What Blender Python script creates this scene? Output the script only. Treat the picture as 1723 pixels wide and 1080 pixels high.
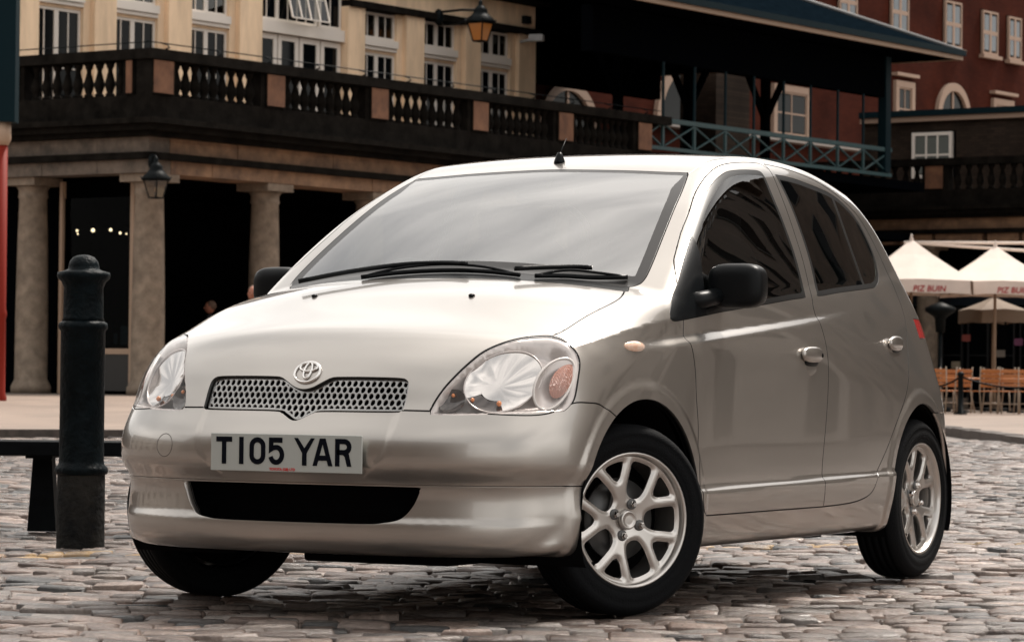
import bpy, bmesh, math, random
import numpy as np
from mathutils import Vector, Matrix
R = math.radians
random.seed(7); RNG = np.random.default_rng(11)
for o in list(bpy.data.objects): bpy.data.objects.remove(o, do_unlink=True)
SC = bpy.context.scene
COL = SC.collection

# ------------------------------------------------------------------ camera
# world frame = the car's frame: x forward along the car (front axle at 0), y to the car's left, z up, metres
CAM = np.array([8.885, 5.086, 0.708]); YAW = R(208.03); PITCH = R(1.017); ROLL = R(.604)
cd = bpy.data.cameras.new('camera'); cam = bpy.data.objects.new('camera', cd); COL.objects.link(cam)
fwv = Vector((math.cos(PITCH)*math.cos(YAW), math.cos(PITCH)*math.sin(YAW), math.sin(PITCH)))
rtv = fwv.cross(Vector((0, 0, 1))).normalized(); upv = rtv.cross(fwv)
c_, s_ = math.cos(ROLL), math.sin(ROLL)
rtv, upv = c_*rtv + s_*upv, -s_*rtv + c_*upv
M = Matrix((rtv, upv, -fwv)).transposed().to_4x4(); M.translation = Vector(CAM)
cam.matrix_world = M
cd.sensor_width = 36; cd.lens = 5500/1723*36
cd.clip_start = .1; cd.clip_end = 2000
cd.dof.use_dof = True; cd.dof.focus_distance = 10.2; cd.dof.aperture_fstop = 14
SC.camera = cam
# ------------------------------------------------------------------ sky and sun (overcast)
SUN_EL, SUN_AZ = R(57), R(168)      # azimuth of the sun seen from the scene, counter-clockwise from +x
wd = bpy.data.worlds.new('World'); SC.world = wd; wd.use_nodes = True
nt = wd.node_tree; nt.nodes.clear()
N = nt.nodes.new; LK = nt.links.new
out = N('ShaderNodeOutputWorld'); bg = N('ShaderNodeBackground'); LK(bg.outputs[0], out.inputs[0])
sky = N('ShaderNodeTexSky'); sky.sky_type = 'NISHITA'; sky.sun_disc = False
sky.sun_elevation = SUN_EL; sky.sun_rotation = R(90) - SUN_AZ; sky.air_density = 1; sky.dust_density = 4
tc = N('ShaderNodeTexCoord'); mp = N('ShaderNodeMapping'); mp.inputs['Scale'].default_value = (1, 1, 2.2)
LK(tc.outputs['Generated'], mp.inputs[0])
nz = N('ShaderNodeTexNoise'); nz.inputs['Scale'].default_value = 2.3; nz.inputs['Detail'].default_value = 5; nz.inputs['Roughness'].default_value = .5
LK(mp.outputs[0], nz.inputs['Vector'])
cr = N('ShaderNodeValToRGB'); cr.color_ramp.elements[0].position = .36; cr.color_ramp.elements[1].position = .64
cr.color_ramp.elements[0].color = (3.7, 3.62, 3.45, 1); cr.color_ramp.elements[1].color = (9.0, 8.55, 7.95, 1)
LK(nz.outputs[0], cr.inputs[0])
mx = N('ShaderNodeMixRGB'); mx.inputs[0].default_value = .88
LK(sky.outputs[0], mx.inputs[1]); LK(cr.outputs[0], mx.inputs[2]); LK(mx.outputs[0], bg.inputs[0])
bg.inputs[1].default_value = .12
sd_ = bpy.data.lights.new('sun', 'SUN'); sun = bpy.data.objects.new('sun', sd_); COL.objects.link(sun)
sd_.energy = 2.9; sd_.angle = R(9); sd_.color = (1, .93, .85)
sdir = Vector((math.cos(SUN_EL)*math.cos(SUN_AZ), math.cos(SUN_EL)*math.sin(SUN_AZ), math.sin(SUN_EL)))
sun.rotation_euler = sdir.to_track_quat('Z', 'Y').to_euler()
SC.render.engine = 'CYCLES'
vs = SC.view_settings; vs.view_transform = 'Standard'; vs.look = 'None'; vs.exposure = 0.82; vs.gamma = 1
vs.use_curve_mapping = False

# ------------------------------------------------------------------ helpers
def tag(o, label=None, cat=None, group=None, kind=None):
    if label: o['label'] = label
    if cat: o['category'] = cat
    if group: o['group'] = group
    if kind: o['kind'] = kind
    return o
def empty(name, loc=(0, 0, 0), rz=0, parent=None):
    o = bpy.data.objects.new(name, None); COL.objects.link(o); o.location = loc; o.rotation_euler = (0, 0, rz)
    o.empty_display_size = .2
    if parent: o.parent = parent
    return o
def link(name, me, mat, parent=None, loc=None, rz=0):
    o = bpy.data.objects.new(name, me); COL.objects.link(o)
    if mat is not None and len(me.materials) == 0: me.materials.append(mat)
    if parent is not None: o.parent = parent
    if loc is not None: o.location = loc; o.rotation_euler = (0, 0, rz)
    return o
def np_mesh(name, V, T, mat, parent=None, normals=None, smooth=True):
    me = bpy.data.meshes.new(name)
    V = np.asarray(V, np.float32); T = np.asarray(T, np.int32)
    me.vertices.add(len(V)); me.vertices.foreach_set('co', V.ravel())
    k = T.shape[1]
    me.loops.add(T.size); me.loops.foreach_set('vertex_index', T.ravel())
    me.polygons.add(len(T)); me.polygons.foreach_set('loop_start', np.arange(0, T.size, k, dtype=np.int32))
    me.polygons.foreach_set('loop_total', np.full(len(T), k, np.int32))
    me.update(calc_edges=True)
    me.polygons.foreach_set('use_smooth', np.full(len(T), smooth))
    if normals is not None: me.normals_split_custom_set_from_vertices([tuple(n) for n in normals])
    return link(name, me, mat, parent)
class MB:
    """collects shapes into one mesh"""
    def __init__(s): s.v = []; s.f = []; s.sm = []
    def add(s, vs, fs, smooth=False):
        b = len(s.v); s.v += [tuple(map(float, p)) for p in vs]
        s.f += [tuple(b+i for i in f) for f in fs]; s.sm += [smooth]*len(fs); return s
    def box(s, c, d, rz=0, tilt=None, bev=0):
        x, y, z = d[0]/2, d[1]/2, d[2]/2
        if bev:
            b = bev; vs = []; fs = []
            me = bmesh.new(); bmesh.ops.create_cube(me, size=1)
            for v in me.verts: v.co = Vector((v.co.x*d[0], v.co.y*d[1], v.co.z*d[2]))
            bmesh.ops.bevel(me, geom=me.edges[:], offset=b, segments=2, affect='EDGES', profile=.5)
            me.verts.index_update()
            vs = [v.co.copy() for v in me.verts]; fs = [[v.index for v in f.verts] for f in me.faces]; me.free()
        else:
            vs = [Vector((a, b, c2)) for a in (-x, x) for b in (-y, y) for c2 in (-z, z)]
            fs = [(0, 1, 3, 2), (4, 6, 7, 5), (0, 4, 5, 1), (2, 3, 7, 6), (0, 2, 6, 4), (1, 5, 7, 3)]
        m = Matrix.Rotation(rz, 3, 'Z')
        if tilt is not None: m = m @ tilt
        return s.add([m @ v + Vector(c) for v in vs], fs, False)
    def lathe(s, prof, c=(0, 0, 0), n=24, ax='z', smooth=True, cap=True):
        vs = []; fs = []
        for (r, h) in prof:
            for i in range(n):
                t = 2*math.pi*i/n; p = (r*math.cos(t), r*math.sin(t), h)
                if ax == 'y': p = (p[0], h, p[1])
                if ax == 'x': p = (h, p[0], p[1])
                vs.append((p[0]+c[0], p[1]+c[1], p[2]+c[2]))
        for k in range(len(prof)-1):
            for i in range(n):
                j = (i+1) % n
                q = (k*n+i, k*n+j, (k+1)*n+j, (k+1)*n+i)
                fs.append(q if ax != 'y' else q[::-1])
        if cap:
            a = tuple(range(n)); b = tuple((len(prof)-1)*n+i for i in range(n))
            fs += ([a[::-1], b] if ax != 'y' else [a, b[::-1]])
        return s.add(vs, fs, smooth)
    def tube(s, pts, r, n=8, cap=True, smooth=True):
        pts = [Vector(p) for p in pts]; rs = r if isinstance(r, (list, tuple)) else [r]*len(pts)
        vs = []; fs = []; ref = None
        for i, p in enumerate(pts):
            d = (pts[min(i+1, len(pts)-1)] - pts[max(i-1, 0)]).normalized()
            if ref is None:
                ref = d.cross(Vector((0, 0, 1)))
                if ref.length < .05: ref = d.cross(Vector((1, 0, 0)))
                ref.normalize()
            else:
                ref = (ref - d*ref.dot(d)).normalized()
            b = d.cross(ref)
            for k in range(n):
                t = 2*math.pi*k/n; vs.append(p + ref*(rs[i]*math.cos(t)) + b*(rs[i]*math.sin(t)))
        for i in range(len(pts)-1):
            for k in range(n):
                j = (k+1) % n; fs.append((i*n+k, i*n+j, (i+1)*n+j, (i+1)*n+k))
        if cap: fs += [tuple(range(n))[::-1], tuple((len(pts)-1)*n+k for k in range(n))]
        return s.add(vs, fs, smooth)
    def bar(s, a, b, w, h, up=(0, 0, 1)):
        a, b = Vector(a), Vector(b); d = (b-a).normalized(); u = Vector(up)
        x = d.cross(u).normalized()*(w/2); y = x.cross(d).normalized()*(h/2)
        vs = [a-x-y, a+x-y, a+x+y, a-x+y, b-x-y, b+x-y, b+x+y, b-x+y]
        fs = [(0, 1, 2, 3), (7, 6, 5, 4), (0, 4, 5, 1), (1, 5, 6, 2), (2, 6, 7, 3), (3, 7, 4, 0)]
        return s.add(vs, fs)
    def ell(s, c, r, p=2.0, n=16, m=10, rz=0, ry=0):
        """superellipsoid"""
        vs = []; fs = []; g = lambda x: math.copysign(abs(x)**(2/p), x)
        mt = Matrix.Rotation(rz, 3, 'Z') @ Matrix.Rotation(ry, 3, 'Y')
        for i in range(m+1):
            ph = -math.pi/2 + math.pi*i/m
            for k in range(n):
                t = 2*math.pi*k/n
                q = Vector((r[0]*g(math.cos(ph))*g(math.cos(t)), r[1]*g(math.cos(ph))*g(math.sin(t)), r[2]*g(math.sin(ph))))
                vs.append(mt @ q + Vector(c))
        for i in range(m):
            for k in range(n):
                j = (k+1) % n; fs.append((i*n+k, i*n+j, (i+1)*n+j, (i+1)*n+k))
        return s.add(vs, fs, True)
    def prism(s, poly, a, b, fn):
        """closed 2-D polygon extruded from a to b; fn(x, y, t) gives the 3-D point"""
        n = len(poly); vs = [fn(x, y, a) for x, y in poly] + [fn(x, y, b) for x, y in poly]
        fs = [tuple(range(n))[::-1], tuple(range(n, 2*n))] + [(i, (i+1) % n, n+(i+1) % n, n+i) for i in range(n)]
        return s.add(vs, fs)
    def mesh(s, name, mat):
        me = bpy.data.meshes.new(name); me.from_pydata(s.v, [], s.f); me.polygons.foreach_set('use_smooth', s.sm)
        bm = bmesh.new(); bm.from_mesh(me); bmesh.ops.recalc_face_normals(bm, faces=bm.faces); bm.to_mesh(me); bm.free()
        if mat is not None: me.materials.append(mat)
        me.update(); return me
    def build(s, name, mat, parent=None, loc=None, rz=0): return link(name, s.mesh(name, mat), mat, parent, loc, rz)

# ------------------------------------------------------------------ materials
MATS = {}
def mat(name, col, rough=.6, metal=0., var=.0, scale=8., bump=0., bscale=60., coat=0., coat_r=.03, spec=.5, emit=None, emit_s=0, col2=None, stretch=(1, 1, 1)):
    if name in MATS: return MATS[name]
    m = bpy.data.materials.new(name); m.use_nodes = True; t = m.node_tree; b = t.nodes['Principled BSDF']
    b.inputs['Base Color'].default_value = (*col, 1); b.inputs['Roughness'].default_value = rough; b.inputs['Metallic'].default_value = metal
    b.inputs['Coat Weight'].default_value = coat; b.inputs['Coat Roughness'].default_value = coat_r
    b.inputs['Specular IOR Level'].default_value = spec
    if emit: b.inputs['Emission Color'].default_value = (*emit, 1); b.inputs['Emission Strength'].default_value = emit_s
    if var or bump:
        tc = t.nodes.new('ShaderNodeTexCoord'); mp = t.nodes.new('ShaderNodeMapping'); mp.inputs['Scale'].default_value = stretch
        t.links.new(tc.outputs['Object'], mp.inputs[0])
    if var:
        n = t.nodes.new('ShaderNodeTexNoise'); n.inputs['Scale'].default_value = scale; n.inputs['Detail'].default_value = 6; n.inputs['Roughness'].default_value = .65
        t.links.new(mp.outputs[0], n.inputs['Vector'])
        r = t.nodes.new('ShaderNodeValToRGB'); r.color_ramp.elements[0].position = .33; r.color_ramp.elements[1].position = .68
        lo = col2 if col2 else tuple(c*(1-var) for c in col); hi = tuple(min(1, c*(1+var*.6)) for c in col)
        r.color_ramp.elements[0].color = (*lo, 1); r.color_ramp.elements[1].color = (*hi, 1)
        t.links.new(n.outputs[0], r.inputs[0]); t.links.new(r.outputs[0], b.inputs['Base Color'])
    if bump:
        n = t.nodes.new('ShaderNodeTexNoise'); n.inputs['Scale'].default_value = bscale; n.inputs['Detail'].default_value = 5
        t.links.new(mp.outputs[0], n.inputs['Vector'])
        q = t.nodes.new('ShaderNodeBump'); q.inputs['Strength'].default_value = bump; q.inputs['Distance'].default_value = .02
        t.links.new(n.outputs[0], q.inputs['Height']); t.links.new(q.outputs[0], b.inputs['Normal'])
    MATS[name] = m; return m
def glass(name, tint, ior=1.5, rough=.0, refl=(1, 1, 1)):
    """thin sheet: clear (tinted) straight through, mirror by Fresnel"""
    if name in MATS: return MATS[name]
    m = bpy.data.materials.new(name); m.use_nodes = True; t = m.node_tree; t.nodes.clear()
    o = t.nodes.new('ShaderNodeOutputMaterial'); tr = t.nodes.new('ShaderNodeBsdfTransparent'); gl = t.nodes.new('ShaderNodeBsdfGlossy')
    lw = t.nodes.new('ShaderNodeLayerWeight'); lw.inputs[0].default_value = .5
    pw = t.nodes.new('ShaderNodeMath'); pw.operation = 'POWER'; pw.inputs[1].default_value = 5; t.links.new(lw.outputs['Facing'], pw.inputs[0])
    f0 = 2*((ior-1)/(ior+1))**2
    fr = t.nodes.new('ShaderNodeMath'); fr.operation = 'MULTIPLY_ADD'; fr.inputs[1].default_value = 1-f0; fr.inputs[2].default_value = f0
    t.links.new(pw.outputs[0], fr.inputs[0]); mx = t.nodes.new('ShaderNodeMixShader')
    tr.inputs[0].default_value = (*tint, 1); gl.inputs['Roughness'].default_value = rough; gl.inputs[0].default_value = (*refl, 1)
    t.links.new(fr.outputs[0], mx.inputs[0]); t.links.new(tr.outputs[0], mx.inputs[1]); t.links.new(gl.outputs[0], mx.inputs[2]); t.links.new(mx.outputs[0], o.inputs[0])
    MATS[name] = m; return m
# ---------- smooth curve through knots (natural cubic, linear outside) ----------
def spl(xs, ys):
    xs=np.array(xs,float); ys=np.array(ys,float)
    o=np.argsort(xs); xs=xs[o]; ys=ys[o]; n=len(xs)
    h=np.diff(xs); A=np.eye(n); r=np.zeros(n)
    for i in range(1,n-1):
        A[i,i-1]=h[i-1]; A[i,i]=2*(h[i-1]+h[i]); A[i,i+1]=h[i]
        r[i]=6*((ys[i+1]-ys[i])/h[i]-(ys[i]-ys[i-1])/h[i-1])
    M=np.linalg.solve(A,r)
    s0=(ys[1]-ys[0])/h[0]-h[0]*(2*M[0]+M[1])/6
    s1=(ys[-1]-ys[-2])/h[-1]+h[-1]*(2*M[-1]+M[-2])/6
    tab_x=np.linspace(xs[0],xs[-1],1500)
    i=np.clip(np.searchsorted(xs,tab_x)-1,0,n-2); a=xs[i+1]-tab_x; b=tab_x-xs[i]; hh=h[i]
    tab=(M[i]*a**3+M[i+1]*b**3)/(6*hh)+(ys[i]/hh-M[i]*hh/6)*a+(ys[i+1]/hh-M[i+1]*hh/6)*b
    def f(x):
        y=np.interp(x,tab_x,tab)
        y=np.where(x<xs[0],ys[0]+s0*(x-xs[0]),y)
        return np.where(x>xs[-1],ys[-1]+s1*(x-xs[-1]),y)
    return f
def smax(a,b,k):
    h=np.maximum(k-np.abs(a-b),0)/k
    return np.maximum(a,b)+h*h*k*0.25
def smin(a,b,k): return -smax(-a,-b,k)
def sstep(a,b,x):
    t=np.clip((x-a)/(b-a),0,1); return t*t*(3-2*t)
def bump(x,c,w): return np.exp(-((x-c)/w)**2)

# ---------- body shape, metres; u forward (front axle 0, rear axle -2.37), v left, z up ----------
KN={
'NOSE':([0.17, 0.2, 0.24, 0.28, 0.31, 0.35, 0.39, 0.43, 0.48, 0.53, 0.57, 0.6, 0.63, 0.67, 0.71, 0.76, 0.84],
 [0.643, 0.6709, 0.6884, 0.6908, 0.6894, 0.6933, 0.7054, 0.7220, 0.7300, 0.7215, 0.6990, 0.6770, 0.6585, 0.6430, 0.6290, 0.6080, 0.5650]),
'BON':([0.72, 0.66, 0.6, 0.5, 0.4, 0.3, 0.2, 0.12, 0.0, -0.12, -0.25, -0.5, -1.0, -3.0],
 [0.6588, 0.7339, 0.7837, 0.8413, 0.878, 0.9087, 0.9434, 0.9716, 1.0045, 1.0295, 1.0489, 1.0753, 1.1034, 1.2014]),
'PLAN':([0.75, 0.55, 0.4, 0.25, 0.1, -0.1, -0.4, -0.8, -1.3, -1.8, -2.2, -2.5, -2.75, -3.0],
 [0.7833, 0.79, 0.7948, 0.8007, 0.8074, 0.8156, 0.8252, 0.8264, 0.8269, 0.8232, 0.8096, 0.7888, 0.7579, 0.7158]),
'SECT':([0.14, 0.18, 0.22, 0.26, 0.3, 0.36, 0.45, 0.55, 0.66, 0.76, 0.86, 0.95, 1.05],
 [-0.075, -0.05, -0.032, -0.02, -0.01, -0.003, -0.001, 0.0, -0.001, -0.005, -0.014, -0.027, -0.05]),
'GRE':([0.84, 0.9, 1.0, 1.1, 1.2, 1.3, 1.38, 1.44, 1.52],
 [0.806, 0.786, 0.7495, 0.7135, 0.6765, 0.637, 0.601, 0.572, 0.5257]),
'GPLAN':([0.6, 0.2, -0.1, -0.4, -0.8, -1.2, -1.6, -2.0, -2.3, -2.6, -2.9],
 [-0.0052, 0.0077, 0.0178, 0.0241, 0.019, 0.0111, -0.0051, -0.0377, -0.075, -0.1189, -0.1703]),
'ROOF':([-0.4, -0.7, -0.87, -0.96, -1.06, -1.2, -1.4, -1.65, -1.9, -2.2, -2.5, -2.7, -2.9],
 [1.2521, 1.3563, 1.4154, 1.4425, 1.4638, 1.4835, 1.4979, 1.5019, 1.4923, 1.4692, 1.4336, 1.3977, 1.3464]),
'TAIL':([0.15, 0.25, 0.45, 0.62, 0.8, 0.95, 1.1, 1.3, 1.45, 1.55],
 [-2.8283, -2.8831, -2.9054, -2.8946, -2.8873, -2.861, -2.7827, -2.6753, -2.5634, -2.4676]),
'MISC':([0.0, 1.0, 2.0, 3.0, 4.0, 5.0, 6.0],
 [0.4569, 0.1151, 0.0562, 0.0243, 0.2887, 0.1121, 0.1974]),
}
def setup(K):
    g=globals()
    for n,(x,y) in K.items():
        if n!='MISC': g[n]=spl(x,y)
    g['MI']=list(K['MISC'][1])
setup(KN)
def rise(u): return -.08*(np.minimum(u,.25)+.275)
def side(u,z):
    zl=z-rise(u)*sstep(.50,.80,z)
    L=PLAN(u)+SECT(zl)
    # shoulder: soft shelf that steps the upper door inwards
    amt=.023*sstep(.14,-.25,u)
    L=L-amt*sstep(.816,.848,zl)
    # flute above the sill
    L=L+.013*sstep(.379,.360,z-.014*(-(u+.4)))*sstep(-.10,-.45,u)*sstep(-2.3,-1.9,u)
    G=GRE(z-.35*rise(u)*sstep(1.3,.9,z))+GPLAN(u)
    return smin(L,G,.03)
def front(v,z):
    a=np.abs(v)
    bow=MI[0]*a**3+MI[1]*a**8
    return NOSE(z)-bow*(1+.15*sstep(.6,.9,z))
def ws_u(v,z):
    t=(z-1.0)/.405
    c=-.19-.675*t+.035*(t*(1-t))*4*.6
    return c-MI[4]*np.abs(v)**2.2*(1-.25*np.clip(t,-.5,1.3))
def arch(u,z,uc,zc,R):
    return np.sqrt((u-uc)**2+(z-zc)**2)-R
AF=(0.005,.288,.362); AR=(-2.352,.288,.345)
def Fbody(u,v,z,detail=True):
    a=np.abs(v)
    sd=a-side(u,z)
    fr=u-front(v,z)
    bo=(z-(BON(u+MI[5]*a**2.2)-MI[2]*(a/.65)**2.3))*.92
    ws=(u-ws_u(v,z))*.5
    cr=MI[3]*(a/.6)**2.2
    ro=z-(ROOF(u+.10*a**2)-cr)
    ta=(TAIL(z)+.25*a**2.4)-u
    L=smax(fr,bo,.10)
    L=smax(L,sd,.10*sstep(-.5,.35,u)+.05)
    L=smax(L,ta,.14)
    G=smax(ws,ro,.06)
    G=smax(G,ta,.16)
    G=smax(G,sd,.05+.05*sstep(-1.9,-2.5,u)+.02*sstep(1.2,1.4,z))
    B=smin(L,G,.012)
    B=smax(B,MI[6]-.012*sstep(.3,-.2,u)-z,.04)
    if detail: B=B-disp(u,a,z)
    return B
WCR=spl([.283,.135,-.038,-.239],[.809,.841,.871,.897])
PCR=spl([.40,.441,.485,.542,.605,.66],[.225,.273,.313,.328,.333,.335])
def disp(u,a,z):
    d=0
    for (uc,zc,R_) in (AF,AR):                      # rolled arch lips
        r=arch(u,z,uc,zc,R_)
        d=d+.0075*sstep(.062,.034,r)*sstep(.5,.62,a)
    w=sstep(-.10,.12,u)                             # lower bumper: tucked edge, hollow valance, lip
    up_=sstep(.47,.40,z); lo_=(1-sstep(.398,.300,z))
    d=d-w*np.where(z>.398,.016*up_**1.5,.016*lo_)
    d=d+sstep(.38,.60,u)*.009*sstep(.310,.278,z)
    # number plate recess between the two curved creases
    wf=sstep(.45,.60,u)*sstep(.405,.43,z)*sstep(.63,.58,z)
    d=d-.004*wf*sstep(.012,-.012,a-PCR(z))
    # crease from headlamp to mirror
    wc=sstep(-.33,-.26,u)*sstep(.36,.27,u)*sstep(.5,.6,a)
    q=z-WCR(u)
    d=d+.006*wc*np.exp(-np.sqrt(q*q+.002**2)/.022)
    return d
def grad(F,P,h=1e-4):
    g=np.empty_like(P)
    for k in range(3):
        d=np.zeros(3);d[k]=h
        A=P+d;B=P-d
        g[:,k]=(F(A[:,0],A[:,1],A[:,2])-F(B[:,0],B[:,1],B[:,2]))/(2*h)
    return g
def project(F,P,it=6):
    for _ in range(it):
        f=F(P[:,0],P[:,1],P[:,2]); g=grad(F,P)
        P=P-g*(np.clip(f,-.02,.02)/np.maximum((g*g).sum(1),.05))[:,None]
    return P
def surface_nets(F,lo,hi,h):
    n=[int(math.ceil((hi[k]-lo[k])/h))+1 for k in range(3)]
    X=[lo[k]+h*np.arange(n[k]) for k in range(3)]
    V=np.empty(n,np.float32); BS=8
    for i in range(0,n[0],BS):
        xs=X[0][i:i+BS]
        cy=X[1][::BS]+h*(BS-1)/2; cz=X[2][::BS]+h*(BS-1)/2
        a,b_,c=np.meshgrid([xs.mean()],cy,cz,indexing='ij'); f0=F(a,b_,c)[0]
        V[i:i+BS]=np.repeat(np.repeat(f0,BS,0),BS,1)[:n[1],:n[2]][None]
        js,ks=np.where(np.abs(f0)<h*BS*1.35)
        if len(js)==0: continue
        dy=h*np.arange(BS)
        yy=(X[1][js*BS][:,None]+dy)[:,None,:,None]; zz=(X[2][ks*BS][:,None]+dy)[:,None,None,:]
        xx=xs[None,:,None,None]
        f=F(*np.broadcast_arrays(xx,yy,zz))
        for q,(j,k) in enumerate(zip(js,ks)):
            t=V[i:i+BS,j*BS:(j+1)*BS,k*BS:(k+1)*BS]; t[...]=f[q][:t.shape[0],:t.shape[1],:t.shape[2]]
    S=V<0
    m=[k-1 for k in n]
    cnt=np.zeros(m,np.int8)
    for dx in (0,1):
        for dy in (0,1):
            for dz in (0,1):
                cnt+=S[dx:dx+m[0],dy:dy+m[1],dz:dz+m[2]]
    act=(cnt>0)&(cnt<8)
    idx=-np.ones(m,np.int64); ii=np.argwhere(act); idx[act]=np.arange(len(ii))
    acc=np.zeros((len(ii),3)); num=np.zeros(len(ii))
    cor=[(x,y,z) for x in (0,1) for y in (0,1) for z in (0,1)]
    for p in cor:
        for k in range(3):
            if p[k]==0:
                q=list(p);q[k]=1
                a=V[ii[:,0]+p[0],ii[:,1]+p[1],ii[:,2]+p[2]]; b=V[ii[:,0]+q[0],ii[:,1]+q[1],ii[:,2]+q[2]]
                c=(a<0)!=(b<0)
                t=np.where(c,a/np.where(c,a-b,1),0)
                e=np.array(p,float)[None,:].repeat(len(ii),0); e[:,k]+=t
                acc+=e*c[:,None]; num+=c
    P=(ii+acc/num[:,None])*h+np.array(lo)
    quads=[]
    for k in range(3):
        k1,k2=(k+1)%3,(k+2)%3
        sl0=[slice(None)]*3; sl1=[slice(None)]*3
        sl0[k]=slice(0,-1); sl1[k]=slice(1,None)
        c=S[tuple(sl0)]!=S[tuple(sl1)]
        e=np.argwhere(c)
        ok=(e[:,k1]>0)&(e[:,k2]>0)&(e[:,k1]<m[k1])&(e[:,k2]<m[k2])
        e=e[ok]
        flip=S[e[:,0],e[:,1],e[:,2]]
        def at(d1,d2):
            q=e.copy();q[:,k1]+=d1;q[:,k2]+=d2
            return idx[q[:,0],q[:,1],q[:,2]]
        Q=np.stack([at(-1,-1),at(0,-1),at(0,0),at(-1,0)],1)
        Q[~flip]=Q[~flip][:,::-1]
        quads.append(Q)
    Q=np.concatenate(quads)
    return P,Q
# ------------------------------------------------------------------ cutting the skin into panels
def catmull(pts, n=6, closed=False):
    P = np.array(pts, float); m = len(P); outp = []
    rng = range(m) if closed else range(m-1)
    for i in rng:
        p0 = P[(i-1) % m] if closed or i > 0 else 2*P[0]-P[1]
        p1, p2 = P[i], P[(i+1) % m]
        p3 = P[(i+2) % m] if closed or i+2 < m else 2*P[-1]-P[-2]
        for k in range(n):
            t = k/n
            outp.append(.5*((2*p1)+(p2-p0)*t+(2*p0-5*p1+4*p2-p3)*t*t+(3*p1-p0-3*p2+p3)*t**3))
    if not closed: outp.append(P[-1])
    return np.array(outp)
def poly_sd(poly):
    """signed distance to a closed polygon (negative inside)"""
    A = np.array(poly, float); B = np.roll(A, -1, 0); lo = A.min(0)-.03; hi = A.max(0)+.03
    def f(x, y):
        x = np.asarray(x, float); y = np.asarray(y, float); d = np.full(x.shape, .05)
        dx = np.maximum(np.maximum(lo[0]-x, x-hi[0]), 0); dy = np.maximum(np.maximum(lo[1]-y, y-hi[1]), 0)
        d = d+np.hypot(dx, dy); near = (dx == 0) & (dy == 0); px, py = x[near], y[near]
        best = np.full(px.shape, 1e9); ins = np.zeros(px.shape, bool)
        for a, b in zip(A, B):
            e = b-a; L = e@e+1e-18
            t = np.clip(((px-a[0])*e[0]+(py-a[1])*e[1])/L, 0, 1)
            best = np.minimum(best, (px-a[0]-t*e[0])**2+(py-a[1]-t*e[1])**2)
            c = ((a[1] > py) != (b[1] > py)); ins ^= c & (px < (b[0]-a[0])*(py-a[1])/np.where(c, b[1]-a[1], 1)+a[0])
        d[near] = np.where(ins, -1, 1)*np.sqrt(best); return d
    return f
class Skin:
    def __init__(s, V, T, F=None, h=.011):
        s.V, s.T, s.F, s.h = V, T, F, h; s.lock = np.zeros(len(V), bool)
    def cut(s, d):
        """split triangles along the zero line of the field d(V)"""
        D = d(s.V)
        # pull near vertices on to the line so that no slivers appear
        near = np.where((np.abs(D) < .22*s.h) & ~s.lock)[0]
        if len(near):
            P = s.V[near]; g = np.empty_like(P)
            for k in range(3):
                e = np.zeros(3); e[k] = 2e-4; g[:, k] = (d(P+e)-d(P-e))/4e-4
            if s.F is not None:
                nn = grad(s.F, P); nn /= np.linalg.norm(nn, axis=1)[:, None]+1e-12; g -= nn*(g*nn).sum(1)[:, None]
            g2 = (g*g).sum(1); ok = g2 > .35; near, P, g, g2 = near[ok], P[ok], g[ok], g2[ok]
            P = P-g*(D[near]/g2)[:, None]
            if s.F is not None: P = project(s.F, P, 2)
            s.V[near] = P; s.lock[near] = True; D = d(s.V)
            hit_ = near[np.abs(D[near]) < 4e-4]; D[hit_] = 0
        on = np.abs(D) < 1e-5
        T = s.T; sg = np.where(on, 0, np.sign(D)).astype(int)[T]
        mixed = (sg.min(1) < 0) & (sg.max(1) > 0)
        keep = T[~mixed]; M = T[mixed]; sgm = sg[mixed]
        # edges that cross
        ed = np.concatenate([M[:, [0, 1]], M[:, [1, 2]], M[:, [2, 0]]]); es = np.concatenate([sgm[:, [0, 1]], sgm[:, [1, 2]], sgm[:, [2, 0]]])
        cr = es[:, 0]*es[:, 1] < 0; ec = np.sort(ed[cr], 1); U, inv = np.unique(ec, axis=0, return_inverse=True); inv = np.ravel(inv)
        a, b = U[:, 0], U[:, 1]; t = D[a]/(D[a]-D[b]); P = s.V[a]+(s.V[b]-s.V[a])*t[:, None]
        if s.F is not None and len(P): P = project(s.F, P, 2)
        base = len(s.V); s.V = np.concatenate([s.V, P]); s.lock = np.concatenate([s.lock, np.ones(len(P), bool)])
        mid = -np.ones(len(ed), int); mid[cr] = base+inv; m = len(M); mid = mid.reshape(3, m).T   # mid[:,k] on edge k,k+1
        new = [keep]
        for k in range(3):
            k1, k2 = (k+1) % 3, (k+2) % 3
            # vertex k alone, two crossings
            c = (mid[:, k] >= 0) & (mid[:, k2] >= 0)
            q = M[c]; p1 = mid[c, k]; p2 = mid[c, k2]
            new += [np.stack([q[:, k], p1, p2], 1), np.stack([p1, q[:, k1], q[:, k2]], 1), np.stack([p1, q[:, k2], p2], 1)]
            # vertex k on the line, opposite edge crosses
            c = (mid[:, k1] >= 0) & (mid[:, k] < 0) & (mid[:, k2] < 0)
            q = M[c]; p = mid[c, k1]
            new += [np.stack([q[:, k], q[:, k1], p], 1), np.stack([q[:, k], p, q[:, k2]], 1)]
        s.T = np.concatenate(new)
    def cent(s): return s.V[s.T].mean(1)
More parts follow.
